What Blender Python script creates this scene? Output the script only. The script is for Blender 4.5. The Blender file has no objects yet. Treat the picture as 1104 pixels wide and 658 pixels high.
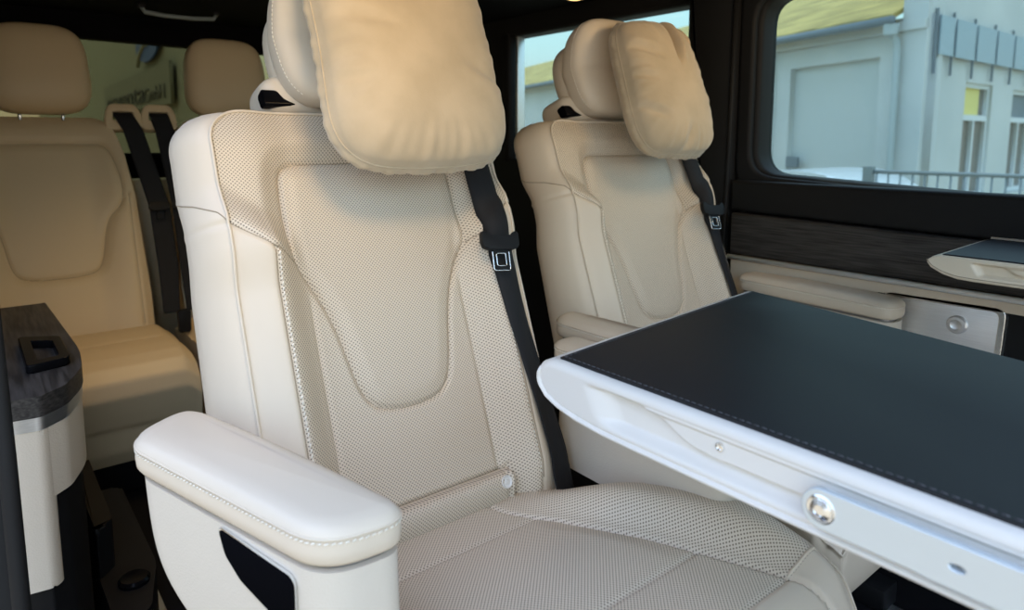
import bpy, bmesh, math, random
import numpy as np
from mathutils import Vector, Matrix, Euler

random.seed(3)
sc = bpy.context.scene
COL = sc.collection

# ------------------------------------------------------------------ camera
cam_d = bpy.data.cameras.new('camera')
cam = bpy.data.objects.new('camera', cam_d)
COL.objects.link(cam)
cam.location = (0.977, -0.567, 1.052)
cam.rotation_euler = (math.radians(90 - 7.30), 0, math.radians(51.30))
cam_d.sensor_width = 36
cam_d.lens = 36 * 738 / 1104
cam_d.shift_y = -(329 - 243.5) / 1104
cam_d.clip_start = 0.02
cam_d.clip_end = 400
cam_d.dof.use_dof = True
cam_d.dof.focus_distance = 1.12
cam_d.dof.aperture_fstop = 4.5
sc.camera = cam

# ------------------------------------------------------------------ world, sun, exposure
W = bpy.data.worlds.new('sky')
sc.world = W
W.use_nodes = True
nt = W.node_tree
nt.nodes.clear()
wo = nt.nodes.new('ShaderNodeOutputWorld')
bg = nt.nodes.new('ShaderNodeBackground')
tc = nt.nodes.new('ShaderNodeTexCoord')
sx = nt.nodes.new('ShaderNodeSeparateXYZ')
cr = nt.nodes.new('ShaderNodeValToRGB')
nt.links.new(tc.outputs['Generated'], sx.inputs[0])
nt.links.new(sx.outputs['Z'], cr.inputs[0])
els = cr.color_ramp.elements
els[0].position = 0.0
els[0].color = (0.37, 0.325, 0.32, 1)
els[1].position = 0.75
els[1].color = (0.57, 0.69, 1.0, 1)
nt.links.new(cr.outputs[0], bg.inputs[0])
e_ = els.new(0.12)
e_.color = (0.38, 0.49, 0.54, 1)
e_ = els.new(0.21)
e_.color = (0.37, 0.55, 0.64, 1)
bg.inputs[1].default_value = 3.4
nt.links.new(bg.outputs[0], wo.inputs[0])

sun_d = bpy.data.lights.new('sun', 'SUN')
sun = bpy.data.objects.new('sun', sun_d)
COL.objects.link(sun)
sun_d.energy = 1.3
sun_d.angle = math.radians(1.0)
sun_d.color = (1.0, 0.90, 0.74)
sdir = Vector((-0.50, 0.20, 0.84)).normalized()
sun.rotation_euler = (-sdir).to_track_quat('-Z', 'Y').to_euler()

sc.view_settings.view_transform = 'Standard'
sc.view_settings.look = 'None'
sc.view_settings.exposure = 0.17
sc.view_settings.gamma = 1.0
sc.view_settings.use_curve_mapping = False


# ------------------------------------------------------------------ materials
def mat(name, col, rough=0.5, metal=0.0, spec=0.5, sheen=0.0, coat=0.0):
    m = bpy.data.materials.new(name)
    m.use_nodes = True
    b = m.node_tree.nodes['Principled BSDF']
    b.inputs['Base Color'].default_value = (*col, 1)
    b.inputs['Roughness'].default_value = rough
    b.inputs['Metallic'].default_value = metal
    b.inputs['Specular IOR Level'].default_value = spec
    b.inputs['Sheen Weight'].default_value = sheen
    b.inputs['Coat Weight'].default_value = coat
    return m


def nodes(m):
    return m.node_tree.nodes, m.node_tree.links, m.node_tree.nodes['Principled BSDF']


def add_bump(m, scale, strength, dist=0.001, kind='noise', detail=2.0):
    N, L, b = nodes(m)
    t = N.new('ShaderNodeTexCoord')
    if kind == 'noise':
        x = N.new('ShaderNodeTexNoise')
        x.inputs['Scale'].default_value = scale
        x.inputs['Detail'].default_value = detail
        out = x.outputs['Fac']
    else:
        x = N.new('ShaderNodeTexVoronoi')
        x.inputs['Scale'].default_value = scale
        out = x.outputs['Distance']
    L.new(t.outputs['Object'], x.inputs['Vector'])
    bp = N.new('ShaderNodeBump')
    bp.inputs['Strength'].default_value = strength
    bp.inputs['Distance'].default_value = dist
    L.new(out, bp.inputs['Height'])
    L.new(bp.outputs[0], b.inputs['Normal'])
    return m


def add_noise_color(m, c1, c2, scale, stretch=(1, 1, 1), detail=4.0, lo=0.35, hi=0.65):
    N, L, b = nodes(m)
    t = N.new('ShaderNodeTexCoord')
    mp = N.new('ShaderNodeMapping')
    mp.inputs['Scale'].default_value = stretch
    x = N.new('ShaderNodeTexNoise')
    x.inputs['Scale'].default_value = scale
    x.inputs['Detail'].default_value = detail
    r = N.new('ShaderNodeValToRGB')
    r.color_ramp.elements[0].position = lo
    r.color_ramp.elements[0].color = (*c1, 1)
    r.color_ramp.elements[1].position = hi
    r.color_ramp.elements[1].color = (*c2, 1)
    L.new(t.outputs['Object'], mp.inputs[0])
    L.new(mp.outputs[0], x.inputs['Vector'])
    L.new(x.outputs['Fac'], r.inputs[0])
    L.new(r.outputs[0], b.inputs['Base Color'])
    return m


LEATHER = (0.68, 0.58, 0.462)


def perforated(name, col, pitch=0.0062, rad=0.178):
    """leather with staggered rows of small punched holes, laid out on the UV map (metres)"""
    m = mat(name, col, 0.48)
    N, L, b = nodes(m)
    uv = N.new('ShaderNodeUVMap')
    ds = []
    for off in (0.0, 0.5):
        s = N.new('ShaderNodeVectorMath'); s.operation = 'SCALE'
        s.inputs['Scale'].default_value = 1 / pitch
        L.new(uv.outputs[0], s.inputs[0])
        a = N.new('ShaderNodeVectorMath'); a.operation = 'ADD'
        a.inputs[1].default_value = (off, off, 0)
        L.new(s.outputs[0], a.inputs[0])
        f = N.new('ShaderNodeVectorMath'); f.operation = 'FRACTION'
        L.new(a.outputs[0], f.inputs[0])
        u = N.new('ShaderNodeVectorMath'); u.operation = 'SUBTRACT'
        u.inputs[1].default_value = (0.5, 0.5, 0)
        L.new(f.outputs[0], u.inputs[0])
        l = N.new('ShaderNodeVectorMath'); l.operation = 'LENGTH'
        L.new(u.outputs[0], l.inputs[0])
        ds.append(l.outputs['Value'])
    mn = N.new('ShaderNodeMath'); mn.operation = 'MINIMUM'
    L.new(ds[0], mn.inputs[0]); L.new(ds[1], mn.inputs[1])
    mr = N.new('ShaderNodeMapRange')
    mr.inputs['From Min'].default_value = rad * 0.75
    mr.inputs['From Max'].default_value = rad * 1.25
    L.new(mn.outputs[0], mr.inputs['Value'])
    mx = N.new('ShaderNodeMix'); mx.data_type = 'RGBA'
    mx.inputs[6].default_value = (0.15, 0.11, 0.075, 1)
    mx.inputs[7].default_value = (*col, 1)
    L.new(mr.outputs[0], mx.inputs[0])
    L.new(mx.outputs[2], b.inputs['Base Color'])
    bp = N.new('ShaderNodeBump')
    bp.inputs['Strength'].default_value = 0.15
    bp.inputs['Distance'].default_value = 0.0008
    L.new(mr.outputs[0], bp.inputs['Height'])
    L.new(bp.outputs[0], b.inputs['Normal'])
    return m


M = {}
M['leather'] = add_bump(mat('cream_leather', LEATHER, 0.46), 420, 0.05)
M['perf'] = perforated('perforated_cream_leather', LEATHER)
M['seam'] = mat('seam_crease', (0.36, 0.29, 0.21), 0.8)
M['thread'] = mat('cream_thread', (0.86, 0.80, 0.70), 0.7)
M['grain'] = add_bump(mat('grained_cream_vinyl', (0.64, 0.57, 0.48), 0.5), 330, 0.25, 0.0008, 'voronoi')
M['velvet'] = add_bump(add_noise_color(mat('beige_velvet', (0.62, 0.48, 0.33), 0.85, sheen=0.35), (0.50, 0.395, 0.265), (0.57, 0.455, 0.315), 14), 300, 0.15)
M['webbing'] = add_bump(mat('black_belt_webbing', (0.016, 0.016, 0.018), 0.75, spec=0.25), 500, 0.2)
M['black'] = mat('black_plastic', (0.009, 0.009, 0.010), 0.5, spec=0.2)
M['gloss'] = mat('gloss_black_glass', (0.004, 0.004, 0.005), 0.18, spec=0.06)
M['shaded_metal'] = mat('shaded_satin_metal', (0.30, 0.30, 0.31), 0.35, 1.0)
M['chrome'] = mat('chrome', (0.85, 0.86, 0.87), 0.18, 1.0)
M['alu'] = add_noise_color(mat('brushed_aluminium', (0.80, 0.81, 0.83), 0.40, 1.0), (0.78, 0.79, 0.81), (0.86, 0.87, 0.89), 60, (0.3, 1, 12))
M['tabletop'] = add_bump(mat('black_table_leather', (0.017, 0.018, 0.021), 0.5, spec=0.25), 500, 0.12)
M['table_thread'] = mat('dark_grey_thread', (0.10, 0.10, 0.11), 0.7)
M['shell'] = mat('off_white_shell', (0.76, 0.73, 0.69), 0.45)
M['shell_cream'] = mat('cream_shell', (0.72, 0.62, 0.48), 0.38)
M['headliner'] = add_bump(mat('black_headliner', (0.005, 0.005, 0.006), 0.95, spec=0.1), 300, 0.1)
M['trim_black'] = add_bump(mat('soft_black_trim', (0.010, 0.010, 0.0105), 0.65, spec=0.25), 350, 0.1)
M['wood'] = add_bump(add_noise_color(mat('open_pore_dark_wood', (0.03, 0.028, 0.026), 0.5), (0.012, 0.011, 0.011), (0.055, 0.050, 0.048), 18, (0.6, 8, 14), 6), 90, 0.1)
M['carpet'] = add_bump(mat('black_carpet', (0.008, 0.008, 0.009), 0.95, spec=0.1), 400, 0.4, 0.003)
M['bench'] = add_bump(mat('bench_leather_warm_tint', (0.64, 0.51, 0.32), 0.5), 420, 0.05)  # tan tint puts the warm, dim rear light into the leather colour
M['plaster'] = add_noise_color(mat('pale_render', (0.64, 0.66, 0.64), 0.9), (0.60, 0.62, 0.60), (0.69, 0.70, 0.67), 0.8)
M['plaster2'] = mat('pale_render_recess', (0.62, 0.645, 0.62), 0.9)
M['roof'] = add_noise_color(mat('mossy_roof', (0.50, 0.45, 0.12), 0.95), (0.36, 0.27, 0.09), (0.66, 0.49, 0.16), 1.6, (1, 3, 1), 8)
M['gutter'] = mat('grey_gutter', (0.22, 0.25, 0.27), 0.6)
M['zinc'] = mat('weathered_pipe', (0.48, 0.53, 0.52), 0.6)
M['winframe'] = mat('white_window_frame', (0.75, 0.78, 0.78), 0.6)
M['winglass'] = mat('brown_blind_glass', (0.20, 0.18, 0.15), 0.25)
M['winglow'] = mat('yellow_window_blind', (0.85, 0.74, 0.25), 0.6)
M['canopy'] = mat('blue_grey_glass', (0.36, 0.45, 0.50), 0.4)
M['fence'] = mat('grey_fence_steel', (0.25, 0.29, 0.30), 0.5)
M['carpaint'] = mat('white_car_paint', (0.75, 0.78, 0.79), 0.25, coat=0.5)
M['ground'] = add_noise_color(mat('warm_paving', (0.50, 0.40, 0.25), 0.95), (0.46, 0.36, 0.22), (0.54, 0.43, 0.28), 2.0)
M['daylight_block'] = add_noise_color(mat('grey_daylight_block', (0.30, 0.28, 0.26), 0.9), (0.26, 0.245, 0.225), (0.33, 0.31, 0.285), 1.0)
M['sign'] = mat('grey_green_sign', (0.17, 0.17, 0.13), 0.7)
M['signink'] = mat('black_sign_ink', (0.012, 0.014, 0.014), 0.7)
M['signgrey'] = mat('grey_sign_ink', (0.085, 0.085, 0.07), 0.7)
M['signblue'] = mat('blue_emblem', (0.015, 0.07, 0.28), 0.6)
M['signwall'] = mat('green_grey_wall', (0.27, 0.27, 0.21), 0.9)
M['amber'] = mat('amber_lens', (0.75, 0.50, 0.18), 0.2)
M['amber'].node_tree.nodes['Principled BSDF'].inputs['Emission Color'].default_value = (1.0, 0.62, 0.22, 1)
M['amber'].node_tree.nodes['Principled BSDF'].inputs['Emission Strength'].default_value = 2.0
M['satin'] = mat('satin_silver', (0.80, 0.83, 0.86), 0.32, 0.35)  # pale, mostly diffuse base stands in for sky reflected in the trim
M['arm'] = mat('zinc_silver', (0.68, 0.76, 0.82), 0.34, 0.6)
M['screen'] = mat('black_screen', (0.004, 0.004, 0.005), 0.3, spec=0.0)
M['brass'] = mat('warm_metal', (0.75, 0.52, 0.30), 0.3, 1.0)


def glass(name, tint, refl=0.05):
    m = bpy.data.materials.new(name)
    m.use_nodes = True
    N, L = m.node_tree.nodes, m.node_tree.links
    N.clear()
    o = N.new('ShaderNodeOutputMaterial')
    t = N.new('ShaderNodeBsdfTransparent')
    t.inputs[0].default_value = (*tint, 1)
    g = N.new('ShaderNodeBsdfGlossy')
    g.inputs['Roughness'].default_value = 0.02
    mx = N.new('ShaderNodeMixShader')
    mx.inputs[0].default_value = refl
    L.new(t.outputs[0], mx.inputs[1]); L.new(g.outputs[0], mx.inputs[2]); L.new(mx.outputs[0], o.inputs[0])
    return m


M['glass'] = glass('tinted_window_glass', (0.60, 0.675, 0.655), 0.01)
M['privacy'] = glass('dark_privacy_glass', (0.42, 0.40, 0.28), 0.0)


# ------------------------------------------------------------------ helpers
def empty(name, loc=(0, 0, 0), rz=0.0):
    o = bpy.data.objects.new(name, None)
    COL.objects.link(o)
    o.location = loc
    o.rotation_euler = (0, 0, rz)
    o.empty_display_size = 0.05
    return o


def tag(o, label=None, cat=None, group=None, kind=None):
    if label: o['label'] = label
    if cat: o['category'] = cat
    if group: o['group'] = group
    if kind: o['kind'] = kind
    return o


def link(name, me, parent=None):
    o = bpy.data.objects.new(name, me)
    COL.objects.link(o)
    if parent: o.parent = parent
    return o


def pyobj(name, verts, faces, m, parent=None, uvs=None, smooth=True, matidx=None):
    me = bpy.data.meshes.new(name)
    me.from_pydata([tuple(map(float, v)) for v in verts], [], faces)
    for mm in (m if isinstance(m, (list, tuple)) else [m]):
        me.materials.append(mm)
    if smooth:
        me.polygons.foreach_set('use_smooth', [True] * len(me.polygons))
    if uvs is not None:
        ul = me.uv_layers.new(name='UVMap')
        li = np.zeros(len(me.loops), dtype=np.int32)
        me.loops.foreach_get('vertex_index', li)
        ul.data.foreach_set('uv', np.asarray(uvs, dtype=np.float32)[li].ravel())
    if matidx is not None:
        me.polygons.foreach_set('material_index', matidx)
    me.update()
    return link(name, me, parent)


def bm_obj(name, bm, m, parent=None, smooth=False, autosmooth=None):
    me = bpy.data.meshes.new(name)
    bmesh.ops.recalc_face_normals(bm, faces=bm.faces[:])
    bm.to_mesh(me)
    bm.free()
    for mm in (m if isinstance(m, (list, tuple)) else [m]):
        me.materials.append(mm)
    if smooth or autosmooth is not None:
        me.polygons.foreach_set('use_smooth', [True] * len(me.polygons))
    if autosmooth is not None:
        me.set_sharp_from_angle(angle=math.radians(autosmooth))
    return link(name, me, parent)


def bm_box(bm, lo, hi, bevel=0.0, seg=2, mtx=None):
    r = bmesh.ops.create_cube(bm, size=1)
    vs = r['verts']
    for v in vs:
        v.co = Vector([lo[i] + (v.co[i] + 0.5) * (hi[i] - lo[i]) for i in range(3)])
    if bevel > 0:
        es = list({e for v in vs for e in v.link_edges})
        rr = bmesh.ops.bevel(bm, geom=es, offset=bevel, segments=seg, profile=0.5, affect='EDGES')
        vs = list({v for f in rr['faces'] for v in f.verts} | {v for v in vs if v.is_valid})
    if mtx is not None:
        bmesh.ops.transform(bm, matrix=mtx, verts=vs)
    return vs


def box(name, lo, hi, m, parent=None, bevel=0.0, seg=2, mtx=None):
    bm = bmesh.new()
    bm_box(bm, lo, hi, bevel, seg, mtx)
    return bm_obj(name, bm, m, parent, autosmooth=40 if bevel else None)


def bm_prism(bm, pts, frame, depth, bevel=0.0, seg=3):
    """pts 2D outline; frame(x, y, d) -> 3D; extruded from d=0 to d=depth"""
    a = [bm.verts.new(frame(p[0], p[1], 0)) for p in pts]
    b = [bm.verts.new(frame(p[0], p[1], depth)) for p in pts]
    n = len(pts)
    fa = bm.faces.new(a)
    fb = bm.faces.new(b[::-1])
    for i in range(n):
        bm.faces.new([a[i], b[i], b[(i + 1) % n], a[(i + 1) % n]])
    if bevel > 0:
        es = list(set(fa.edges) | set(fb.edges))
        bmesh.ops.bevel(bm, geom=es, offset=bevel, segments=seg, profile=0.5, affect='EDGES')


def prism(name, pts, frame, depth, m, parent=None, bevel=0.0, seg=3):
    bm = bmesh.new()
    bm_prism(bm, pts, frame, depth, bevel, seg)
    return bm_obj(name, bm, m, parent, autosmooth=38)


def chaikin(pts, n=2, closed=True):
    pts = [np.array(p, float) for p in pts]
    for _ in range(n):
        out = []
        L = len(pts)
        rng = range(L) if closed else range(L - 1)
        if not closed: out.append(pts[0])
        for i in rng:
            p, q = pts[i], pts[(i + 1) % L]
            out += [p * .75 + q * .25, p * .25 + q * .75]
        if not closed: out.append(pts[-1])
        pts = out
    return pts


def rounded(pts, r, n=6):
    """round the corners of a closed 2D polygon; r a number or one per corner"""
    out = []
    L = len(pts)
    for i in range(L):
        p = np.array(pts[i], float)
        a = np.array(pts[i - 1], float) - p
        b = np.array(pts[(i + 1) % L], float) - p
        rr = r[i] if isinstance(r, (list, tuple)) else r
        la, lb = np.linalg.norm(a), np.linalg.norm(b)
        d = min(rr, la * .48, lb * .48)
        s, e = p + a / la * d, p + b / lb * d
        for k in range(n + 1):
            t = k / n
            out.append(tuple((1 - t) ** 2 * s + 2 * t * (1 - t) * p + t * t * e))
    return out


def resample(pts, step, closed=False):
    P = [np.array(p, float) for p in pts]
    if closed: P = P + [P[0]]
    P = np.array(P)
    seg = np.linalg.norm(np.diff(P, axis=0), axis=1)
    s = np.concatenate([[0], np.cumsum(seg)])
    n = max(2, int(round(s[-1] / step)))
    q = np.linspace(0, s[-1], n + (0 if closed else 1), endpoint=not closed)
    return np.stack([np.interp(q, s, P[:, k]) for k in range(P.shape[1])], 1)


def bm_tube(bm, pts, r, sides=8, closed=False, caps=True):
    P = [Vector([float(c) for c in p]) for p in pts]
    n = len(P)
    rs = r if isinstance(r, (list, tuple)) else [r] * n
    rings = []
    ref = None
    for i in range(n):
        a = P[i - 1] if (i > 0 or closed) else P[i]
        b = P[(i + 1) % n] if (i < n - 1 or closed) else P[i]
        t = (b - a).normalized()
        if ref is None:
            ref = Vector((0, 0, 1)) if abs(t.z) < .9 else Vector((1, 0, 0))
        x = (ref - t * ref.dot(t)).normalized()
        ref = x
        y = t.cross(x)
        rings.append([bm.verts.new(P[i] + (x * math.cos(k * 2 * math.pi / sides) + y * math.sin(k * 2 * math.pi / sides)) * rs[i]) for k in range(sides)])
    for i in range(n if closed else n - 1):
        A, B = rings[i], rings[(i + 1) % n]
        for k in range(sides):
            bm.faces.new([A[k], A[(k + 1) % sides], B[(k + 1) % sides], B[k]])
    if caps and not closed:
        bm.faces.new(rings[0][::-1]); bm.faces.new(rings[-1])


def tube(name, pts, r, m, parent=None, sides=8, closed=False):
    bm = bmesh.new()
    bm_tube(bm, pts, r, sides, closed)
    return bm_obj(name, bm, m, parent, smooth=True)


def bm_stitch(bm, pts, length=0.004, gap=0.0025, r=0.0007, skew=None):
    P = resample(pts, length + gap)
    for i in range(len(P) - 1):
        a, b = P[i], P[i + 1]
        d = (b - a) / max(1e-9, np.linalg.norm(b - a))
        e = a + d * length
        if skew is not None: e = e + np.array(skew)
        bm_tube(bm, [a, e], r, 5)


def bm_lathe(bm, prof, mtx, n=24):
    """prof: list of (radius, height) around local z"""
    rings = []
    for r, h in prof:
        if r < 1e-6:
            rings.append([bm.verts.new(mtx @ Vector((0, 0, h)))])
        else:
            rings.append([bm.verts.new(mtx @ Vector((r * math.cos(2 * math.pi * k / n), r * math.sin(2 * math.pi * k / n), h))) for k in range(n)])
    for A, B in zip(rings[:-1], rings[1:]):
        if len(A) == 1 and len(B) == 1: continue
        for k in range(n):
            if len(A) == 1: bm.faces.new([A[0], B[k], B[(k + 1) % n]])
            elif len(B) == 1: bm.faces.new([A[k], B[0], A[(k + 1) % n]])
            else: bm.faces.new([A[k], B[k], B[(k + 1) % n], A[(k + 1) % n]])


def lathe(name, prof, mtx, m, parent=None, n=24):
    bm = bmesh.new()
    bm_lathe(bm, prof, mtx, n)
    return bm_obj(name, bm, m, parent, autosmooth=35)


def axes(origin, zdir, xdir=(0, 0, 1)):
    z = Vector(zdir).normalized()
    x = Vector(xdir)
    x = (x - z * x.dot(z))
    if x.length < 1e-4:
        x = Vector((1, 0, 0)); x = x - z * x.dot(z)
    x.normalize()
    y = z.cross(x)
    m = Matrix((x, y, z)).transposed().to_4x4()
    m.translation = Vector(origin)
    return m


def superell(name, c, h, frame, m, parent=None, e=(4, 4, 3), res=28, warp=None):
    """rounded cushion: frame(u,v,w)->3D; h half sizes; e exponents"""
    verts, faces = [], []
    n = res
    # cube-sphere
    idx = {}
    def vid(p):
        k = tuple(np.round(p, 6))
        if k not in idx:
            idx[k] = len(verts)
            q = np.array(p)
            ln = (abs(q[0]) ** e[0] + abs(q[1]) ** e[1] + abs(q[2]) ** e[2])
            lo, hi = 0.3, 1.5
            for _ in range(30):
                mid = (lo + hi) / 2
                s = abs(q[0] * mid) ** e[0] + abs(q[1] * mid) ** e[1] + abs(q[2] * mid) ** e[2]
                if s < 1: lo = mid
                else: hi = mid
            q = q * lo * np.array(h)
            if warp: q = np.array(warp(*q))
            verts.append(frame(c[0] + q[0], c[1] + q[1], c[2] + q[2]))
        return idx[k]
    g = np.tan(np.linspace(-math.pi / 4, math.pi / 4, n + 1))
    for ax in range(3):
        for s in (-1, 1):
            for i in range(n):
                for j in range(n):
                    qs = []
                    for (a, b) in ((i, j), (i + 1, j), (i + 1, j + 1), (i, j + 1)):
                        p = [0, 0, 0]
                        p[ax] = s
                        p[(ax + 1) % 3] = g[a]
                        p[(ax + 2) % 3] = g[b]
                        qs.append(vid(p))
                    faces.append(qs if s > 0 else qs[::-1])
    return pyobj(name, verts, faces, m, parent)


def ss(a, b, x):
    t = np.clip((np.asarray(x, float) - a) / (b - a), 0, 1)
    return t * t * (3 - 2 * t)


def polydist(px, py, poly, closed=True):
    """distance from points to polyline, and inside test"""
    P = np.array(poly, float)
    Q = np.roll(P, -1, axis=0) if closed else P[1:]
    if not closed: P = P[:-1]
    d = np.full(px.shape, 1e9)
    for (x0, y0), (x1, y1) in zip(P, Q):
        dx, dy = x1 - x0, y1 - y0
        L2 = dx * dx + dy * dy + 1e-12
        t = np.clip(((px - x0) * dx + (py - y0) * dy) / L2, 0, 1)
        d = np.minimum(d, np.hypot(px - x0 - t * dx, py - y0 - t * dy))
    ins = np.zeros(px.shape, bool)
    if closed:
        for (x0, y0), (x1, y1) in zip(P, Q):
            c = ((y0 > py) != (y1 > py)) & (px < (x1 - x0) * (py - y0) / (y1 - y0 + 1e-12) + x0)
            ins ^= c
    return d, ins


def plate(name, outer, holes, depth, frame, m, parent=None, bevel=0.0):
    """flat sheet with holes, made from a filled 2D curve, placed by frame(x,y,d)"""
    cu = bpy.data.curves.new(name, 'CURVE')
    cu.dimensions = '2D'
    cu.fill_mode = 'BOTH'
    cu.extrude = depth / 2
    cu.bevel_depth = bevel
    cu.bevel_resolution = 2
    for loop in [outer] + list(holes):
        s = cu.splines.new('POLY')
        s.points.add(len(loop) - 1)
        for q, p in zip(s.points, loop):
            q.co = (p[0], p[1], 0, 1)
        s.use_cyclic_u = True
    o = bpy.data.objects.new(name, cu)
    COL.objects.link(o)
    dg = bpy.context.evaluated_depsgraph_get()
    me = bpy.data.meshes.new_from_object(o.evaluated_get(dg))
    bpy.data.objects.remove(o)
    for v in me.vertices:
        v.co = frame(v.co.x, v.co.y, v.co.z)
    me.materials.clear()
    me.materials.append(m)
    me.name = name
    return link(name, me, parent)


def text_mesh(name, s, size, frame, m, parent=None, align='CENTER', sx=1.0):
    cu = bpy.data.curves.new(name, 'FONT')
    cu.body = s
    cu.size = size
    cu.align_x = align
    cu.extrude = 0.004
    o = bpy.data.objects.new(name, cu)
    COL.objects.link(o)
    dg = bpy.context.evaluated_depsgraph_get()
    me = bpy.data.meshes.new_from_object(o.evaluated_get(dg))
    bpy.data.objects.remove(o)
    for v in me.vertices:
        v.co = frame(v.co.x * sx, v.co.y, v.co.z)
    me.materials.clear()
    me.materials.append(m)
    return link(name, me, parent)


def XZ(y, s=1):          # sheet in the XZ plane at Y = y, thickness along Y
    return lambda a, b, d: Vector((a, y + s * d, b))


def YZ(x, s=1):
    return lambda a, b, d: Vector((x + s * d, a, b))


def XY(z, s=1):
    return lambda a, b, d: Vector((a, b, z + s * d))


# ================================================================== LARGE STRUCTURE: the van
WALL_Y = 1.20
floor = box('floor', (-2.3, -0.64, -0.04), (1.9, 1.3, 0.0), M['carpet'])
tag(floor, kind='structure')
ceil = prism('ceiling', [(-2.4, -0.74), (-0.45, -0.74), (-0.40, -0.50), (1.25, -0.50), (1.25, 1.36), (-2.4, 1.36)], XY(1.54), 0.06, M['headliner'])
tag(ceil, kind='structure')

# far side wall: one sheet with the two window openings
w_front = rounded([(-0.150, 0.940), (1.25, 0.872), (1.25, 1.455), (-0.150, 1.455)], 0.085, 8)
w_rear = rounded([(-1.33, 0.955), (-0.385, 0.985), (-0.365, 1.475), (-1.33, 1.475)], [0.03, .03, .05, .03], 6)
far = plate('wall_far', [(-2.3, 0), (1.9, 0), (1.9, 1.56), (-2.3, 1.56)], [w_front, w_rear], 0.06, XZ(WALL_Y + 0.08), M['trim_black'], bevel=0.012)
tag(far, kind='structure')


def offs(loop, d):
    c = np.mean(np.array(loop), axis=0)
    return [tuple(np.array(p) + (np.array(p) - c) / np.linalg.norm(np.array(p) - c) * d) for p in loop]


for nm, lp in (('window_1', w_front), ('window_2', w_rear)):
    g = plate(nm, offs(lp, 0.02), [], 0.004, XZ(WALL_Y + 0.10), M['glass'])
    tag(g, kind='structure')
# raised bezel round the front window, and the pillar between the windows
bez = plate('trim_1', rounded([(-0.19, 0.895), (1.9, 0.83), (1.9, 1.53), (-0.19, 1.53)], 0.08, 8), [offs(w_front, 0.012)], 0.03, XZ(WALL_Y + 0.045), M['trim_black'], bevel=0.010)
tag(bez, kind='structure')
pil = prism('trim_2', rounded([(-0.37, 0.0), (-0.20, 0.0), (-0.20, 1.54), (-0.37, 1.54)], 0.01, 3), XZ(WALL_Y + 0.05, -1), 0.055, M['trim_black'], bevel=0.018)
tag(pil, kind='structure')
bar = box('trim_3', (-1.335, WALL_Y + 0.03, 0.955), (-1.29, WALL_Y + 0.09, 1.48), M['trim_black'], bevel=0.008)
tag(bar, kind='structure')
bar2 = box('trim_4', (-1.262, WALL_Y + 0.045, 0.96), (-1.248, WALL_Y + 0.085, 1.475), M['alu'], bevel=0.004)
tag(bar2, kind='structure')
vert = tube('trim_5', [(-0.215, WALL_Y - 0.002, 0.02), (-0.215, WALL_Y - 0.002, 0.6), (-0.205, WALL_Y - 0.002, 1.0), (-0.20, WALL_Y - 0.002, 1.53)], 0.008, M['trim_black'])
tag(vert, kind='structure')

# lower far panel: soft black, dark wood, silver line, cream
up = prism('trim_6', [(-0.19, 0.84), (1.9, 0.80), (1.9, 0.93), (-0.19, 0.93)], XZ(WALL_Y + 0.05, -1), 0.06, M['trim_black'], bevel=0.012)
tag(up, kind='structure')
wood = prism('trim_7', [(-0.175, 0.715), (1.9, 0.712), (1.9, 0.803), (-0.175, 0.835)], XZ(WALL_Y + 0.05, -1), 0.075, M['wood'], bevel=0.006)
tag(wood, kind='structure')
silver = tube('trim_8', [(-0.165, WALL_Y - .046, .711), (1.9, WALL_Y - .046, .708)], .0072, M['satin'], None, 12)
tag(silver, kind='structure')
cream = prism('trim_9', [(-0.165, 0.30), (0.22, 0.30), (0.24, 0.682), (1.9, 0.678), (1.9, 0.702), (-0.165, 0.706)], XZ(WALL_Y + 0.05, -1), 0.085, M['leather'], bevel=0.006)
tag(cream, kind='structure')
low = box('wall_far_lower', (0.2, WALL_Y, 0.0), (1.9, WALL_Y + 0.06, 0.69), M['black'])
tag(low, kind='structure')

# rear wall with the tailgate window
rw = rounded([(-0.50, 0.98), (1.10, 0.98), (1.04, 1.435), (-0.44, 1.455)], 0.05, 6)
rear = plate('wall_rear', [(-0.70, 0), (1.34, 0), (1.34, 1.56), (-0.70, 1.56)], [rw], 0.06, YZ(-2.25), M['headliner'], bevel=0.01)
tag(rear, kind='structure')
rg = plate('window_3', offs(rw, 0.015), [], 0.004, YZ(-2.27), M['privacy'])
tag(rg, kind='structure')
# near side wall behind the sliding door opening
near = box('wall_near', (-2.3, -0.74, 0.0), (-0.47, -0.655, 1.56), M['trim_black'], bevel=0.02)
tag(near, kind='structure')
# ground outside
gr = box('ground', (-60, -40, -0.75), (40, 60, -0.62), M['ground'])
tag(gr, kind='structure')

# ================================================================== CAPTAIN SEATS
TH = 0.353
SO = np.array([0.0, 0.0, 0.60])
SV = np.array([-math.sin(TH), 0, math.cos(TH)])
SN = np.array([math.cos(TH), 0, math.sin(TH)])


def B(u, v, w):
    return SO + np.array([0, 1.0, 0]) * u + SV * v + SN * w


PANEL_R = [(0.0, 0.437), (0.13, 0.436), (0.150, 0.432), (0.162, 0.420), (0.166, 0.395), (0.168, 0.34), (0.167, 0.285), (0.160, 0.262), (0.140, 0.228),
           (0.122, 0.190), (0.108, 0.145), (0.098, 0.095), (0.088, 0.050), (0.076, 0.024), (0.055, 0.008), (0.03, 0.002)]
PANEL = chaikin([(-a, b) for a, b in PANEL_R[:0:-1]] + PANEL_R[1:] + [(0, 0.0)], 2)
PANEL = [tuple(p) for p in PANEL]


def vseam(a):
    return 0.268 + np.interp(a, [.165, .21, .264, .30], [0.0, .022, .067, .12])


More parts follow.
